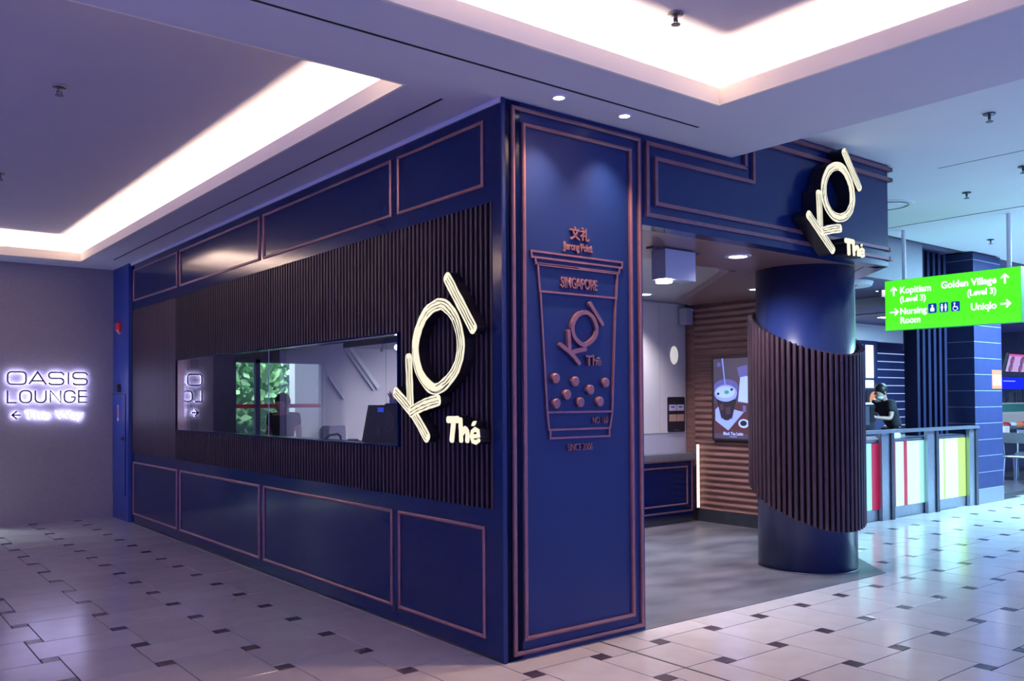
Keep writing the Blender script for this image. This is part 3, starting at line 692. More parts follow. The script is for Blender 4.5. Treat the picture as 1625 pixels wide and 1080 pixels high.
# counter
t = thing('service_counter', 'low navy counter with copper mouldings at the back of the shop', 'counter', frame_m((0, 3.10, 0), (1,0,0)))
MB().box(1.3, 5.335, 0.10, 0.765, -0.19, 0).build('counter_front', NAVY, t)
MB().box(1.3, 5.325, 0.0, 0.10, -0.19, -0.03).build('plinth', DKSTEEL, t)
mb = MB()
for k in range(6):
    a0, a1 = PI/2*k/6, PI/2*(k+1)/6
    mb.box(1.28, 5.345, 0.765+0.075*math.sin(a0), 0.765+0.075*math.sin(a1), -0.19, 0.018*math.cos(a0)+0.004-0.06*(1-math.cos(a0)))
mb.build('worktop', STONE, t)
MB().box(1.3, 5.335, 0.748, 0.766, 0, 0.016).build('moulding', COPPER, t)
MB().frame(1.4, 5.215, 0.222, 0.690, 0.020, -0.001, 0.014).build('moulding', COPPER, t)
MB().box(1.3, 5.30, 0.140, 0.158, 0, 0.014).box(5.282, 5.300, 0.158, 0.748, 0, 0.014).build('moulding', COPPER, t)
# certificate board on the white wall
t = thing('card_board', 'black notice board with four cards on the white shop wall', 'notice board', frame_m((5.245, YI, 1.30), (1,0,0)))
bd2 = rr(-0.155, 0.155, -0.205, 0.225, .02, 3); MB().prism(bd2, 0, 0.012).build('board', BLACK, t)
TAN = mat('kraft_card', (0.42, 0.24, 0.18), 0.6, noise=(0.48, 0.28, 0.21)); PALE = mat('pale_card', (0.50, 0.42, 0.46), 0.6, noise=(0.58, 0.50, 0.54))
for (u0, u1) in ((-0.135, -0.006), (0.006, 0.135)):
    MB().box(u0, u1, 0.055, 0.130, .012, .015).build('card', PALE, t); MB().box(u0+.03, u1-.03, 0.092, 0.110, .015, .0155).build('print', PICTO, t)
    MB().box(u0, u1, -0.075, 0.010, .012, .015).build('card', TAN, t)
put('lettering', text_mesh('. . . .', .05, WHITE, .001, 0, 'CENTER', 1, .012, 0, -.185), t)
# white petal-shaped wall ornament
t = thing('wall_lamp', 'pale glowing oval lamp on the white shop wall', 'wall lamp', frame_m((5.22, YI, 2.04), (1,0,0)))
MB().sphere((0, 0, 0), 0.085, 18, 10, (0.85, 1.35, 0.35)).build('shade', glow('opal_lamp_glass', (1.0, .93, .92), .55), t, True)
MB().sphere((-.10, .12, 0), 0.045, 12, 8, (0.5, 1.5, 0.3)).build('petal', INWALL, t, True)
# wood wall
XW = 5.43
ww_ = struct('wall_right', MB().box(XW+.02, XW+.12, 1.75, 3.52, 0, HB+.04), WOOD)
def wave_panel(z0, z1):
    n = max(8, int((z1-z0)/0.0093)); mb = MB(); vs = []; fs = []
    for k in range(n+1):
        z = z0+(z1-z0)*k/n; d = 0.010*math.cos(2*PI*z/0.0745)
        vs += [(XW+.006-d, 1.75, z), (XW+.006-d, 3.155, z)]
    for k in range(n): fs.append((2*k, 2*k+2, 2*k+3, 2*k+1))
    m0 = len(vs); vs += [(XW+.02, 1.75, z0), (XW+.02, 3.155, z0), (XW+.02, 1.75, z1), (XW+.02, 3.155, z1)]
    fs += [(0, 1, m0+1, m0), (2*n, m0+2, m0+3, 2*n+1)]
    mb.add(vs, fs); mb.build('wave_panel', WOOD, ww_, True)
wave_panel(0.152, 0.99); wave_panel(0.994, 2.02); wave_panel(2.024, HB-.01)
MB().box(XW-.012, XW+.02, 1.75, 3.155, 0, 0.15).build('skirting', DKSTEEL, ww_)
t = thing('corner_bracket', 'small grey bracket box at the top of the wood wall', 'bracket', (5.36, 3.22, 2.42))
MB().box(-0.06, 0.06, -0.06, 0.06, 0, 0.20).build('box', BACKSPL, t); MB().box(-.005, .10, -.075, -.065, .17, .18).build('arm', WHITE, t)
t = thing('light_strip', 'thin vertical warm light strip at the foot of the wood wall', 'light strip', (XW-.030, 3.088, 0.17))
MB().box(-.010, .012, -.012, .012, 0, .77).build('diffuser', mat('strip_diffuser', (1, .9, .8), .5, emit=(1.0, .80, .62), estr=1.1, noise=(1, .92, .82)), t)
MB().box(-.014, .016, .012, .02, -.01, .78).build('channel', STEEL, t)
# drinks poster screen
t = thing('poster_screen', 'lit menu screen showing an iced latte in a glass on the wood wall', 'screen', frame_m((XW-.012, 2.86, 1.0), (0,-1,0)))
def em(n, c, s=0.8): return mat(n, c, .35, emit=c, estr=s, noise=tuple(min(1, x*1.1+.002) for x in c))
E_BG = em('poster_ground', (.050, .040, .075)); E_LB = em('poster_lilac', (.20, .28, .82)); E_PL = em('poster_pale', (.30, .42, .95)); E_DK = em('poster_dark', (.012, .010, .022)); E_BR = em('poster_brown', (.045, .022, .045)); E_PU = em('poster_glass', (.085, .085, .30)); E_GR = em('poster_green', (.03, .25, .18)); E_RD = em('poster_table', (.055, .020, .030))
MB().box(0, 0.62, 0.0, 1.0, -.012, 0.022).build('bezel', BLACK, t)
MB().box(0.03, 0.59, 0.025, 0.975, .022, .024).build('picture', E_BG, t)
def fl(nm, m_, poly, z): MB().prism(poly, .024+z*.0006, .0245+z*.0006).build(nm, m_, t)
def ell(cx, cy, a, b, n=24): return [(cx+a*math.cos(2*PI*i/n), cy+b*math.sin(2*PI*i/n)) for i in range(n)]
def PPX(x, y): return ((x-22)/338*0.53, 1.0-(y-105)/815.0)
def PP(*pts): return [PPX(*p) for p in pts]
fl('table', E_RD, PP((42,560),(365,560),(365,850),(42,850)), 0)
fl('napkin', E_LB, PP((55,620),(90,585),(320,640),(175,820),(55,725)), 1)
fl('glass_body', E_PU, PP((42,385),(272,385),(215,710),(110,710)), 2)
fl('tea', E_DK, PP((68,520),(255,520),(212,690),(180,722),(145,722),(112,690)), 3)
fl('ice', E_BR, PP((95,570),(130,560),(140,620),(100,630)), 4); fl('ice', E_BR, PP((150,600),(200,590),(195,660),(160,670)), 4)
fl('glass_rim', E_PU, ell(*PPX(158,400), .178, .095), 3)
fl('milk_foam', E_LB, ell(*PPX(155,460), .166, .100), 5)
fl('foam_top', E_PL, ell(*PPX(152,450), .140, .070), 6)
fl('garnish', E_GR, ell(*PPX(165,450), .035, .022), 7); fl('garnish', E_DK, ell(*PPX(85,465), .02, .016), 7); fl('garnish', E_DK, ell(*PPX(212,425), .02, .016), 7)
fl('straw', E_LB, PP((120,122),(133,122),(156,380),(147,380)), 8)
fl('second_glass', E_PU, PP((262,215),(365,190),(365,310),(280,310)), 2); fl('second_glass', E_PL, PP((290,310),(340,300),(450,310),(440,570),(268,540)), 3); fl('second_glass', E_PU, PP((310,580),(340,580),(340,640),(310,640)), 3)
fl('saucer', E_PL, ell(*PPX(318,750), .075, .052), 4); fl('coffee_beans', E_DK, ell(*PPX(316,748), .048, .032), 5)
fl('emblem', E_PU, ell(*PPX(92,180), .03, .03, 8), 4)
put('caption', text_mesh('Black Tea Latte', .052, E_PL, .001, .001, 'CENTER', .88, .026, 0.31, .070), t)
put('caption', text_mesh('* * * *', .045, E_PL, .001, 0, 'CENTER', .9, .026, 0.31, .028), t)

# ================================================================== ROUND COLUMN WITH SLAT WRAP
CX, CY, CR = 3.885, 0.585, 0.425
COLM = mat('navy_column_paint', (0.010, 0.020, 0.098), 0.26, noise=(0.011, 0.022, 0.106), nscale=3, spec=0.8)
colm = thing('round_column', 'round navy column wrapped by a slanted band of dark wooden slats', 'column', (CX, CY, 0))
MB().lathe([(CR, 0.004), (CR, HB)], 64).build('shaft', COLM, colm, True)
MB().lathe([(CR+.004, 0.004), (CR+.004, 0.012)], 64).build('base_ring', DKSTEEL, colm, True)
vr = Vector((0.549, -0.836)); vd = Vector((0.836, 0.549))
NS = 62
RS = CR+0.075
for k in range(NS):
    a = 2*PI*k/NS; c, s = math.cos(a), math.sin(a)
    rx = c*vr.x+s*vr.y; dp = c*vd.x+s*vd.y
    zt = 2.098-0.157*rx+0.162*dp; zb = 0.586-0.161*rx+0.152*dp
    mb = MB(); w2 = 0.0145
    def pt(r, u, z): return (r*c-u*s, r*s+u*c, z)
    r0, r1 = CR+.03, RS
    prof = [(r0, -w2), (r1-.006, -w2), (r1, -w2+.006), (r1, w2-.006), (r1-.006, w2), (r0, w2)]
    vs = [pt(r, u, zb) for r, u in prof]+[pt(r, u, zt) for r, u in prof]; n = 6
    mb.add(vs, [tuple(range(n-1, -1, -1)), tuple(range(n, 2*n))]+[(i, (i+1) % n, n+(i+1) % n, n+i) for i in range(n)])
    mb.build('slat', SLAT2, colm)
# carrier sleeve behind the slats, cut on the same slant
mb = MB(); n = 64; vs = []
for k in range(n):
    a = 2*PI*k/n; c, s = math.cos(a), math.sin(a); rx = c*vr.x+s*vr.y; dp = c*vd.x+s*vd.y
    for r in (CR+.001, CR+.032):
        vs += [(r*c, r*s, 0.592-0.161*rx+0.152*dp), (r*c, r*s, 2.092-0.157*rx+0.162*dp)]
fs_ = []
for k in range(n):
    a = 4*k; b = 4*((k+1) % n); fs_ += [(a+2, b+2, b+3, a+3), (a, a+1, b+1, b), (a+1, a+3, b+3, b+1), (a, b, b+2, a+2)]
mb.add(vs, fs_); mb.build('slat_carrier', NICHE, colm, True)

# ================================================================== BEHIND THE WINDOW
st = struct('wall_kitchen', MB().box(3.6, 3.7, 3.42, 7.6, 0, H).box(0.14, 3.6, 7.5, 7.6, 0, H), DKSTEEL)
struct('ceiling_4', MB().box(0.14, 3.7, 3.42, 7.6, 2.72, 2.76), DKSTEEL)
t = thing('window_counter', 'pale counter ledge running just inside the shop window', 'counter', (0.14, 1.16, 0))
MB().box(0.0, 0.62, 0.0, 2.1, 1.08, 1.12).build('ledge', BACKSPL, t); MB().box(0.02, 0.58, 0.02, 2.08, 0.0, 1.08).build('carcass', NAVY, t)
t = thing('menu_bulkhead', 'dark overhead bulkhead with two tiny spotlights seen through the window', 'bulkhead', (1.2, 1.4, 0))
MB().box(-.85, -.40, -.1, 1.22, 1.94, 2.62).build('box', NAVY, t)
t = thing('display_spot', 'tiny bright spotlight seen at the top right corner of the window', 'spotlight', (0.38, 1.80, 1.905))
MB().sphere((0,0,0), .022, 10, 8).build('bulb', LAMP, t); MB().tube((0,0,.0), (0,0,.035), .006).build('stem', STEEL, t)
t = thing('hanging_hook', 'small pale hook hanging at the top of the window', 'hook', (0.42, 2.10, 1.90))
MB().tube((0,0,.04), (0,0,0), .006).sphere((0,0,0), .016, 8, 6).build('hook', WHITE, t)
# till
t = thing('till_terminal', 'black slanted till screen with a small blue logo behind the window', 'till', (0.45, 2.30, 1.12))
mb = MB().add([(0,-.25,.02),(0,.20,.02),(0,.08,.345),(0,-.25,.345),(.06,-.25,.02),(.06,.20,.02),(.06,.08,.345),(.06,-.25,.345)], [(0,3,2,1),(4,5,6,7),(0,1,5,4),(1,2,6,5),(2,3,7,6),(3,0,4,7)])
mb.build('screen_back', BLACK, t); MB().box(-.02, .12, -.20, .18, 0, .03).build('base', BLACK, t)
MB().box(-.003, 0, -.17, -.08, .29, .325).build('blue_badge', glow('blue_badge_light', (.02, .08, .9), .9), t)
MB().box(-.003, 0, -.14, -.05, .10, .17).build('sticker', DKSTEEL, t)
t = thing('speaker_box', 'dark upright box with a round cone behind the window, right of the till', 'speaker', (0.30, 1.80, 1.12))
MB().bbox(0, .18, -.20, .055, 0, .36, .01).build('cabinet', BLACK, t)
mb = MB(); pr = frame_m((-.002, -.03, .22), (0,-1,0))
def lm2(prof, n=24):
    q = MB().lathe(prof, n); q.v = [tuple(pr @ Vector(v)) for v in q.v]; return q
lm2([(.0, 0.0), (.07, 0.0), (.075, .006), (.06, .006), (.05, .001), (.0, .001)]).build('cone', DKSTEEL, t)
t = thing('straw_bundle', 'bundle of red and clear straws on top of the dark box', 'straws', (0.36, 1.79, 1.48))
MB().lathe([(.045, 0), (.05, .03), (.045, .03), (.04, .005)], 16).build('cup', STEEL, t)
for k in range(11):
    a = random.uniform(0, 2*PI); MB().tube((.02*math.cos(a), .02*math.sin(a), .0), (.06*math.cos(a), .06*math.sin(a), random.uniform(.07, .12)), .004, 6).build('straw', RED if k % 2 else WHITE, t)
t = thing('wire_handle', 'bent black wire handle on the ledge behind the window', 'handle', (0.38, 2.88, 1.12))
MB().path([(0,-.16,.0), (0,-.15,.08), (0,-.10,.10), (0,.05,.085), (0,.13,.05), (0,.15,0)], .009).build('wire', BLACK, t)
t = thing('card_reader', 'flat dark box on the ledge left of the till', 'box', (0.30, 2.52, 1.12))
MB().bbox(0, .12, -.10, .08, 0, .055, .01).build('body', DKSTEEL, t); MB().bbox(0.02, .10, -.07, -.02, .055, .07, .004).build('keys', STEEL, t)
t = thing('paper_box', 'pale open carton on the ledge near the middle of the window', 'box', (0.46, 3.20, 1.12))
MB().box(0, .16, -.10, .03, 0, .16).build('carton', BACKSPL, t); MB().add([(0,.03,.16),(.16,.03,.16),(.16,.10,.12),(0,.10,.12)], [(0,1,2,3)]).build('flap', WHITE, t)
for k, (y0, z0_, y1, z1_) in enumerate(((0.76, 2.00, 1.06, 1.62), (0.55, 1.72, 0.70, 1.52))):  # white strips stand in for streaks reflected in the window glass
    t = thing('reflection_streak', ('wide' if k == 0 else 'short thin')+' pale slanted streak standing in for a reflection in the window', 'reflection streak', frame_m((0, YI, 0), (1,0,0)))
    MB().stroke([Vector((y0, z0_)), Vector((y1, z1_))], .035 if k == 0 else .014, 0, .02).build('strip', WHITE, t)
    if k == 0: MB().stroke([Vector((y0-.05, z0_-.02)), Vector((y1-.05, z1_-.02))], .014, 0, .02).build('strip', WHITE, t)

# ================================================================== PEOPLE
def skin_body(name, pts, edges, radii, material, parent, root=0):
    me = bpy.data.meshes.new(name); me.from_pydata(pts, edges, []); me.materials.append(material)
    o = put(name, me, parent)
    m = o.modifiers.new('skin', 'SKIN'); m.use_smooth_shade = True
    sv = me.skin_vertices
    if not sv: 
        me.attributes
        bpy.context.view_layer.objects.active = o
        bpy.ops.mesh.customdata_skin_add()
        sv = me.skin_vertices
    for i, r in enumerate(radii):
        r = r if isinstance(r, tuple) else (r, r); sv[0].data[i].radius = r; sv[0].data[i].use_root = (i == root)
    s = o.modifiers.new('sub', 'SUBSURF'); s.levels = 2; s.render_levels = 2
    return o
def person(label, m, pose, mask=False, hair_bun=False):
    t = thing('person', label, 'person', m)
    P = pose
    body = skin_body('body', [P['pel'], P['waist'], P['chest'], P['neck'], P['head0'], P['head1'],
        P['shL'], P['elL'], P['wrL'], P['hdL'], P['shR'], P['elR'], P['wrR'], P['hdR'], P['hipL'], P['knL'], P['anL'], P['toL'], P['hipR'], P['knR'], P['anR'], P['toR']],
        [(0,1),(1,2),(2,3),(3,4),(4,5),(2,6),(6,7),(7,8),(8,9),(2,10),(10,11),(11,12),(12,13),(0,14),(14,15),(15,16),(16,17),(0,18),(18,19),(19,20),(20,21)],
        [.09,.08,.09,.052,.075,.085,.058,.042,.030,.032,.058,.042,.030,.032,(.05),.045,.036,.030,.05,.045,.036,.030], SKIN, t)
    shirt = skin_body('shirt', [P['pel'], P['waist'], P['chest'], Vector(P['chest']).lerp(Vector(P['neck']), .55), P['shL'], Vector(P['shL']).lerp(Vector(P['elL']), .62), P['shR'], Vector(P['shR']).lerp(Vector(P['elR']), .62)],
        [(0,1),(1,2),(2,3),(2,4),(4,5),(2,6),(6,7)], [(.17,.13),(.155,.12),(.175,.13),(.11,.09),.088,.075,.088,.075], CLOTH, t)
    tr = skin_body('trousers', [P['pel'], P['hipL'], P['knL'], P['anL'], P['hipR'], P['knR'], P['anR']], [(0,1),(1,2),(2,3),(0,4),(4,5),(5,6)], [.15,.105,.078,.062,.105,.078,.062], TROUSER, t)
    for s in ('L', 'R'):
        a, b = Vector(P['an'+s]), Vector(P['to'+s]); MB().sphere(tuple(a.lerp(b, .5)+Vector((0,0,-.025))), .06, 12, 8, (1.0+abs(b.x-a.x)*8, 1.0+abs(b.y-a.y)*8, .8)).build('shoe', BLACK, t, True)
    h = Vector(P['head0']).lerp(Vector(P['head1']), .62); f = Vector(P['face']).normalized(); sd = Vector((0,0,1)).cross(f).normalized(); up = f.cross(sd)
    MB().sphere(tuple(h+up*.030-f*.012), .108, 18, 12, (1, 1, 1.12)).build('hair', HAIR, t, True)
    MB().sphere(tuple(h+f*.045-up*.03), .082, 16, 10, (1, 1, 1.2)).build('face', SKIN, t, True)
    MB().sphere(tuple(h+f*.125-up*.03), .016, 8, 6, (1,1,1.5)).build('nose', SKIN, t, True)
    for s in (-1, 1):
        MB().sphere(tuple(h+f*.115+sd*s*.032+up*.005), .010, 8, 6).build('eye', BLACK, t, True)
        MB().sphere(tuple(h+sd*s*.098-up*.02), .024, 8, 6, (.6,.6,1.3)).build('ear', SKIN, t, True)
    if mask: MB().sphere(tuple(h+f*.062-up*.075), .074, 14, 10, (1,1,.8)).build('face_mask', WHITE, t, True)
    else: MB().sphere(tuple(h+f*.113-up*.085), .018, 8, 6, (1,1,.4)).build('mouth', RED, t, True)
    for s in ('L', 'R'):
        w_, hd = Vector(P['wr'+s]), Vector(P['hd'+s]); d = (hd-w_).normalized(); q = d.cross(Vector((0,0,1))).normalized(); 
        mbf = MB()
        for k in range(4): 
            b0 = hd+d*.02+q*(k-1.5)*.019; ln = (.055,.068,.064,.048)[k]; b1 = b0+d*ln*.6; b2 = b1+(d*.8+Vector((0,0,-.6))).normalized()*ln*.5
            mbf.tube(b0, b1, .009, 7).tube(b1, b2, .0085, 7, .006)
        b0 = hd-d*.02+q*.03; mbf.tube(b0, b0+(d*.7+q*.7)*.05, .010, 7, .007)
        mbf.build('fingers', SKIN, t, True)
    return t
# server behind the food counter, leaning to a machine on the left
_fx = Vector((-.86, .40, 0)).normalized()
def FP(a, b, z): # a forward, b left
    l = Vector((-_fx.y, _fx.x, 0)); p = _fx*a+l*b; return (p.x, p.y, z)
pose1 = dict(pel=FP(-.16,0,.95), waist=FP(-.10,0,1.10), chest=FP(.02,0,1.33), neck=FP(.07,0,1.47), head0=FP(.10,0,1.52), head1=FP(.14,0,1.66), face=(_fx.x,_fx.y,-.35),
    shL=FP(.05,.19,1.40), elL=FP(.12,.24,1.14), wrL=FP(.36,.18,1.16), hdL=FP(.43,.16,1.18), shR=FP(.05,-.19,1.40), elR=FP(.10,-.24,1.14), wrR=FP(.16,-.20,.98), hdR=FP(.20,-.19,.93),
    hipL=FP(-.15,.10,.88), knL=FP(-.10,.11,.48), anL=FP(-.14,.11,.08), toL=FP(.04,.12,.04), hipR=FP(-.15,-.10,.88), knR=FP(-.13,-.11,.48), anR=FP(-.18,-.11,.08), toR=FP(0,-.12,.04))
person('person in black shirt and face mask leaning toward machines behind the lit counter', (11.55, 4.0, 0.0), pose1, mask=True)
_fx = Vector((.75, -.65, 0)).normalized()
pose2 = dict(pel=FP(0,0,.88), waist=FP(.01,0,1.02), chest=FP(.01,0,1.22), neck=FP(.02,0,1.34), head0=FP(.03,0,1.38), head1=FP(.045,0,1.52), face=(_fx.x,_fx.y,-.1),
    shL=FP(.0,.18,1.28), elL=FP(.0,.23,1.03), wrL=FP(.12,.20,.84), hdL=FP(.15,.19,.77), shR=FP(.0,-.18,1.28), elR=FP(.0,-.23,1.03), wrR=FP(.10,-.20,.84), hdR=FP(.13,-.19,.77),
    hipL=FP(0,.09,.82), knL=FP(.02,.10,.45), anL=FP(-.01,.10,.08), toL=FP(.16,.11,.04), hipR=FP(0,-.09,.82), knR=FP(.02,-.10,.45), anR=FP(-.01,-.10,.08), toR=FP(.16,-.11,.04))
person('dark figure with rounded hair mirrored in the shop window glass', (-2.10, 7.5, 0.0), pose2)

# ================================================================== GREEN HANGING SIGN (faces -x)
GS = frame_m((7.3, 0.91, 2.325), (0,-1,0))
g = thing('hanging_sign', 'bright green illuminated direction sign hanging from two rods', 'sign', GS)
hw, hh = 0.785, 0.615
MB().box(-hw, hw, 0, hh, -0.11, -0.004).build('sign_box', mat('green_sign_case', (.05, .42, .10), .4, noise=(.06, .45, .12)), g)
MB().box(-hw+.004, hw-.004, .004, hh-.004, -0.004, 0).build('sign_face', GREENFACE, g)
for u in (-0.565, 0.645): 
    MB().tube((u, hh, -.055), (u, HR+.02-2.325, -.055), .024, 12).build('hanger_rod', WHITE, g)
def gt(s, size, u, v, al='LEFT', sx=.92): put('lettering', text_mesh(s, size, SIGNWHITE, .003, .0035, al, sx, 0, u, v), g)
def arrow(u, v, ang, s=.052):
    mb = MB(); R2 = lambda p: Vector((u+p[0]*math.cos(ang)-p[1]*math.sin(ang), v+p[0]*math.sin(ang)+p[1]*math.cos(ang)))
    mb.stroke([R2((0,-s)), R2((0,s))], .022, 0, .003); mb.stroke([R2((-s*.8,s*.2)), R2((0,s)), R2((s*.8,s*.2))], .020, 0, .0034); mb.build('arrow', SIGNWHITE, g)
gt('Kopitiam', .115, -.595, .445); gt('(Level 3)', .100, -.595, .340); gt('Nursing', .112, -.595, .190); gt('Room', .112, -.595, .080)
arrow(-.67, .475, 0); arrow(-.67, .225, -PI/2)
gt('Golden Village', .115, .530, .455, 'RIGHT'); gt('(Level 3)', .100, .530, .340, 'RIGHT'); gt('Uniqlo', .115, .530, .170, 'RIGHT')
arrow(.62, .490, 0); arrow(.62, .215, -PI/2)
for i, u in enumerate((-.195, -.060, .075)):
    o = MB().prism(rr(u-.050, u+.050, .175, .290, .012, 2), 0, .003).build('pictogram', PICTO, g)
    q = MB()
    if i == 0: q.disc(u, .262, .012, .003, .0045, 10); q.prism([(u-.022,.195),(u+.022,.195),(u+.026,.225),(u+.010,.247),(u-.010,.247),(u-.026,.225)], .003, .0045)
    elif i == 1:
        for s in (-.022, .022): q.disc(u+s, .265, .010, .003, .0045, 10); q.box(u+s-.013, u+s+.013, .218, .252, .003, .0045); q.box(u+s-.008, u+s+.008, .186, .218, .003, .0045)
    else:
        q.disc(u-.010, .268, .010, .003, .0045, 10); q.stroke([Vector((u-.012,.258)), Vector((u-.010,.228)), Vector((u+.018,.226)), Vector((u+.028,.196))], .010, .003, .0045)
        q.stroke([Vector((u+.012+.026*math.cos(a)-.014, .210+.026*math.sin(a))) for a in [math.radians(100+25*k) for k in range(10)]], .007, .003, .0045)
    q.build('symbol', SIGNWHITE, o)

# ================================================================== FOOD COUNTER AND COLUMNS
YC = 1.70
fc = thing('food_counter', 'food court counter with glowing red, aqua and lime glass panels', 'counter', frame_m((0, YC, 0), (1,0,0)))
MB().box(6.2, 9.60, 0, 0.955, -0.55, -0.03).build('carcass', DKSTEEL, fc)
MB().box(6.2, 9.60, 0.955, 0.985, -0.60, -0.005).build('counter_top', STEEL, fc)
MB().box(6.2, 9.60, 0.0, 0.135, -0.03, -0.006).build('kick_plate', STEEL, fc)
for (a, b, m_) in ((6.2, 6.95, P_AQUA), (6.95, 7.20, P_RED), (7.36, 7.515, P_RED), (7.515, 7.715, P_WHITE), (7.715, 7.80, P_RED), (7.80, 8.12, P_WHITE), (8.12, 8.30, P_AQUA), (8.50, 8.76, P_WHITE), (8.76, 8.80, P_LIME), (8.80, 9.17, P_WHITE), (9.17, 9.40, P_LIME)):
    MB().box(a+.004, b-.004, 0.140, 0.945, -0.03, 0.0).build('lit_panel', m_, fc)
for (a, b) in ((7.10, 7.36), (8.23, 8.50), (9.40, 9.62)):
    MB().box(a, b-.07, 0.0, 1.07, 0.004, 0.05).build('post', STEEL, fc); MB().box(b-.07, b, 0.0, 1.07, 0.004, 0.07).build('post', DKSTEEL, fc)
MB().box(6.2, 9.64, 1.065, 1.105, -0.03, 0.085).build('hand_rail', STEEL, fc)
# tiled column
tc = thing('clad_column', 'square column clad in navy panels with pale joints at the counter end', 'column', (9.61, 1.66, 0))
MB().box(0.0015, 0.86, 0.0015, 0.855, 0, 3.53).build('core', mat('pale_joint', (.20, .22, .36), .5, noise=(.22, .24, .39)), tc)
MB().box(-.004, 0.87, -.004, .34, 0, .205).build('skirting', STEEL, tc)
z = 0.215
CLAD = mat('navy_cladding_panel', (.018, .022, .075), .55, noise=(.022, .027, .085), nscale=4, spec=0.2)
while z < 3.5:
    z2 = min(z+0.222, 3.53); MB().box(0, .865, 0, .86, z, z2).build('panel', CLAD, tc); z = z2+.008
t = thing('price_notice', 'orange and white paper notice stuck on the clad column', 'notice', frame_m((10.30, 1.66, 1.62), (1,0,0)))
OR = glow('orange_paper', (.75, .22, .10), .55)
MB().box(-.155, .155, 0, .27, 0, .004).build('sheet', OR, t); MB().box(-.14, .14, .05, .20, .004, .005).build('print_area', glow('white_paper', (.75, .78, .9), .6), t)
for u in (-.07, .0, .07): MB().box(u-.003, u+.003, .06, .19, .005, .0055).build('rule', OR, t)
# finned column
FINM = mat('navy_fin', (.008, .010, .036), .8, noise=(.010, .012, .042), spec=0.08)
ft = thing('fin_column', 'dark navy column with upright fins behind the lit counter', 'column', (8.33, 2.0, 0))
MB().box(0.25, 1.08, .03, .13, 0, 3.52).build('core', FINM, ft)
for k in range(6):
    x = (.23, .385, .54, .695, .85, 1.005)[k]; MB().box(x, x+.07, -.06, .05, 0, 3.51).build('fin', FINM, ft)
# bulkheads of the food court
struct('wall_far_right', MB().box(18.6, 18.7, -7.4, 8.0, 0, 3.6), mat('far_wall_paint', (.10, .10, .16), .7, noise=(.12, .12, .18)))
bh = struct('wall_food_court', MB().box(4.9, 8.5, 1.82, 1.90, 3.0, 3.60).box(8.5, 9.45, 2.40, 2.45, 2.9, 3.60).box(9.45, 9.9, 2.55, 2.6, 2.2, 3.55), mat('lilac_bulkhead', (.20, .20, .24), .7, noise=(.22, .22, .26)))
struct('trim_1', MB().box(9.9, 17, 2.6, 2.7, 2.9, 3.55), mat('dark_bulkhead', (.02, .02, .06), .6, noise=(.025, .025, .07)))
LILAC = MATS['lilac_bulkhead']
c5 = struct('ceiling_5', MB().box(4.9, 8.5, 1.90, 8.0, 3.0, 3.03).box(8.5, 18.6, 2.45, 8.0, 3.0, 3.03).box(8.4, 18.6, 1.80, 2.75, HR+.025, HR+.055), mat('food_court_ceiling', (.14, .12, .24), .7, noise=(.16, .14, .27)))
MB().box(9.2, 10.3, 2.6, 8.0, 2.985, 3.0).build('light_band', LILAC, c5); MB().box(11.6, 12.0, 2.7, 8.0, 2.985, 3.0).build('light_band', LILAC, c5)
for (x, y, n) in ((8.62, 2.48, 'nearer'), (12.45, 4.6, 'farther')):
    t = thing('ceiling_light', n+' of two slim bright ceiling lights left of the green sign', 'ceiling light', (x, y, 3.0))
    MB().box(-.11, .11, -.30, .02, -.012, 0).build('housing', WHITE, t); MB().box(-.10, .10, -.29, .01, -.016, -.012).build('diffuser', LAMP, t)
t = thing('round_diffuser', 'large round air diffuser under the food court ceiling beside the rod', 'air diffuser', (7.42, 2.32, 2.999))
MB().lathe([(0.0, -.0), (0.36, 0.0), (0.34, -.05), (.27, -.055), (0.0, -0.02)], 32).build('plate', CEILR, t); MB().ring([(.16, -.03), (.18, -.052), (.15, -.052)], 28).build('ring', STEEL, t)
# back of the food court
wf = struct('wall_food_back', MB().box(8, 19, 6.2, 6.3, 0, 3.0), mat('food_back_wall', (.05, .055, .14), .6, noise=(.06, .065, .16)))
MB().box(11.5, 15.35, 5.6, 5.7, 2.66, 3.0).build('white_band', CEILR, wf)
wn = bpy.data.objects.new('window_1', None); COL.objects.link(wn); wn.location = (12.4, 5.5, 1.70); wn['kind'] = 'structure'
MB().box(-.6, 1.41, .02, .03, 0, .87).build('pane', WINLIT, wn)
mb = MB().box(-.6, 1.41, -.03, .03, -.05, 0).box(-.6, 1.41, -.03, .03, .87, .95).box(1.41, 1.47, -.03, .03, -.05, .95).box(-.6, 1.41, -.03, .02, .16, .20).box(1.02, 1.035, -.02, .02, .2, .87); mb.build('window_frame', CLAD, wn)
struct('wall_servery', MB().box(10.2, 13.1, 4.925, 5.0, 0, 1.69), mat('servery_wall', (.03, .035, .09), .5, noise=(.035, .04, .10)))
t = thing('louvre_panel', 'navy wall of wide horizontal boards with bright edges behind the server', 'wall panel', frame_m((13.92, 5.5, 1.30), (1,0,0)))
EDGE = glow('metal_shine_glow', (.45, .55, .95), .8)  # metal strips made to glow in place of their shine
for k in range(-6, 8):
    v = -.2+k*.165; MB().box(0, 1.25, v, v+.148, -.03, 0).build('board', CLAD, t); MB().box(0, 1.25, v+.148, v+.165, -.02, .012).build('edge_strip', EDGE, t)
MB().box(0, 1.25, -1.298, -1.192, -.03, 0).build('plinth', DKSTEEL, t)
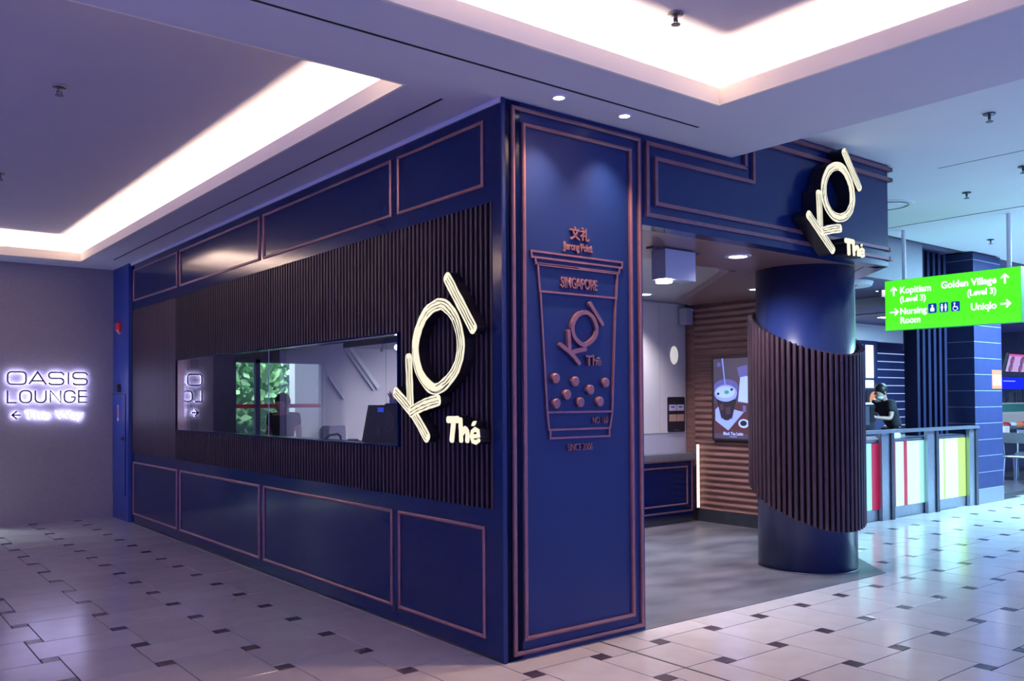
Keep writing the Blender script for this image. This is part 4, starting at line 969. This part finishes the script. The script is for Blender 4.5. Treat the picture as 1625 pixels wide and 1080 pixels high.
# kitchen machines and items behind the counter
t = thing('drinks_machine', 'dark drinks machine with a lit front left of the leaning person', 'machine', (10.55, 4.05, 0))
MB().bbox(-.32, .30, -.2, .25, .85, 1.42, .03).build('cabinet', DKSTEEL, t); MB().box(-.25, .12, -.215, -.2, 1.05, 1.36).build('front_panel', STEEL, t); MB().box(-.2, .1, -.23, -.215, .95, 1.0).build('tray', BLACK, t); MB().box(.14, .26, -.215, -.2, 1.1, 1.35).build('door', BLACK, t)
MB().box(-.5, .5, -.25, .35, 0, .85).build('stand', BLACK, t)
t = thing('bottle', 'lime green bottle standing left of the drinks machine', 'bottle', (10.05, 3.92, .95))
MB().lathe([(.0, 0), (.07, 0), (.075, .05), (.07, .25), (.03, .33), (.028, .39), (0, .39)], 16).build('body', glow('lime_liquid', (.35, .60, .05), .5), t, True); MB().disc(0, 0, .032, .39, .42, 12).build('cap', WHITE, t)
t = thing('shop_banner', 'red banner under the bright food court window', 'banner', frame_m((11.35, 4.904, 1.45), (1,0,0)))
MB().box(-.9, 1.05, 0, .22, -.02, 0).build('panel', glow('red_banner_light', (.42, .008, .05), .8), t)
put('scribble', text_mesh('oo', .16, glow('pink_neon', (1.0, .45, .8), 1.2), .006, .004, 'LEFT', 1.6, .002, .45, -.02), t)
t = thing('menu_poster', 'dark round-cornered poster with a red face shape behind the person', 'poster', frame_m((12.7, 4.904, 1.25), (1,0,0)))
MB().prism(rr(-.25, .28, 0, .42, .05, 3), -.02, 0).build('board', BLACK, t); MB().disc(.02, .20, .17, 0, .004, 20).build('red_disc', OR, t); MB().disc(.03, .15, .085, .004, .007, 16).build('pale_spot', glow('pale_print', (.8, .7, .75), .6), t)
for i, (x, y, w_, h_, n) in enumerate(((7.9, 2.0, .28, .085, 'white paper stack on the lit counter near its rail'), (6.95, 1.98, .42, .07, 'white tray on the lit counter beside the slatted column'), (9.42, 2.15, .2, .12, 'white carton on the counter beside the clad column'))):
    t = thing('counter_item', n, 'tray', (x, y, .985)); MB().bbox(-w_/2, w_/2, -.09, .09, 0, h_*.6, .006).build('base', WHITE, t); MB().bbox(-w_/2+.02, w_/2-.02, -.08, .08, h_*.6, h_, .006).build('stack', P_WHITE if i == 1 else WHITE, t)
# far right stalls
t = thing('menu_screen', 'tilted menu screen with four food pictures above the far stall', 'screen', frame_m((15.75, 3.55, 2.0), (1,0,0), (0,-.25,1)))
MB().box(-.62, .9, -.02, .37, -.05, 0).build('bezel', BLACK, t); MB().box(-.58, .88, 0, .35, 0, .004).build('picture', glow('screen_pink', (.55, .35, .62), .9), t)
MB().box(-.58, .88, .31, .35, .004, .006).build('header', glow('screen_magenta', (.8, .08, .35), .9), t)
for i in range(3):
    for j in range(2):
        u = -.40+i*.45; v = .075+j*.15; MB().disc(u, v, .085, .004, .008, 16).build('dish', glow('dish_plate%d%d' % (i, j), (.12, .08, .25), .8), t); MB().disc(u+.02, v-.005, .045, .008, .010, 12).build('food', glow('dish_food%d%d' % (i, j), (.45, .10, .12), .8), t)
t = thing('menu_board', 'bright blue lit menu strip below the tilted screen', 'sign', frame_m((15.75, 3.6, 1.66), (1,0,0)))
MB().box(-.60, .9, 0, .23, -.03, 0).build('panel', glow('blue_strip', (.005, .012, .85), .95), t); put('lettering', text_mesh('~~~~~~', .13, glow('blue_strip_text', (.4, .5, .95), .8), .003, .002, 'LEFT', 1.2, 0, -.56, .12), t)
t = thing('stall_front', 'dark food stall front with a lit glass display at the far right', 'stall', (15.6, 3.7, 0))
MB().box(-.95, 1.9, .0, .5, 0, .85).build('base', DKSTEEL, t); MB().box(-.95, 1.9, .0, .5, .85, .88).build('shelf', STEEL, t)
MB().box(-.9, 1.9, .42, .48, .88, 1.38).build('display_back', glow('display_glow', (.42, .52, .62), .55), t)
MB().box(-.9, 1.9, .0, .02, 1.20, 1.36).build('green_awning', mat('green_awning', (.06, .20, .14), .6, noise=(.08, .24, .17)), t)
for k in range(8): MB().sphere((-.75+k*.32, .12, .94), .09, 10, 8, (1.2, 1, .6)).build('food_tray', (RED, WHITE, OR)[k % 3], t, True)
for k in range(6): MB().box(-.8+k*.4, -.72+k*.4, .2, .3, 1.38, 1.5+.1*(k % 3)).build('equipment', DKSTEEL, t)
t = thing('dining_table', 'small pedestal table by the far stall at the right edge', 'table', (13.95, 3.15, 0))
MB().box(-.30, .35, -.30, .30, .72, .75).build('table_top', STEEL, t); MB().tube((0,0,.02), (0,0,.72), .04, 12).build('pedestal', DKSTEEL, t); MB().disc(0, 0, .24, .002, .025, 20).build('base', DKSTEEL, t)
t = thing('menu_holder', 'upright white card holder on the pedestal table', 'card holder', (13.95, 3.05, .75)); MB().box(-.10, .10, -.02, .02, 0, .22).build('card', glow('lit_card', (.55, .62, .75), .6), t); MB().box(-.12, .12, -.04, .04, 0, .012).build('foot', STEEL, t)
def chair(x, y, rz, label):
    t = thing('dining_chair', label, 'chair', Matrix.Translation((x, y, 0)) @ Matrix.Rotation(rz, 4, 'Z'), 'food court chairs')
    MB().bbox(-.20, .20, -.20, .20, .44, .47, .01).build('seat', STEEL, t)
    for sx in (-.18, .18):
        MB().path([(sx, -.22, .002), (sx, -.18, .44)], .016).build('leg', STEEL, t); MB().path([(sx, .26, .002), (sx, .18, .44)], .016).build('leg', STEEL, t); MB().path([(sx, .18, .44), (sx, .27, .88)], .016).build('back_post', STEEL, t)
    MB().box(-.18, .18, .25, .27, .70, .88).build('backrest', STEEL, t)
chair(13.45, 2.62, PI*.5, 'grey metal chair right of the clad column, its back leaning right'); chair(14.5, 2.9, -PI*.4, 'grey metal chair farther right beside the pedestal table')

# ------------------------------------------------------------------ added fill lights for the food court and gallery, in made-up ceiling panels
def fill_panel(x, y, z, sx, sy, power, color, label):
    t = thing('added_fill_panel', label, 'ceiling light', (x, y, z)); MB().box(-sx/2-.03, sx/2+.03, -sy/2-.03, sy/2+.03, -.012, 0).build('frame', WHITE, t)
    area('fill_lamp', (x, y, z-.02), (0,0,0), sx, sy, power, color)
fill_panel(10.4, -2.4, HR+.02, 2.4, 1.2, 200, FOOD_COL, 'added fill panel over the gallery beyond the right edge')
fill_panel(10.3, -0.2, HR+.02, 1.2, 1.2, 900, FOOD_COL, 'added fill panel over the far gallery walkway')
fill_panel(12.9, 3.6, 2.98, 1.2, 1.2, 150, FOOD_COL, 'added square fill panel inside the food court')
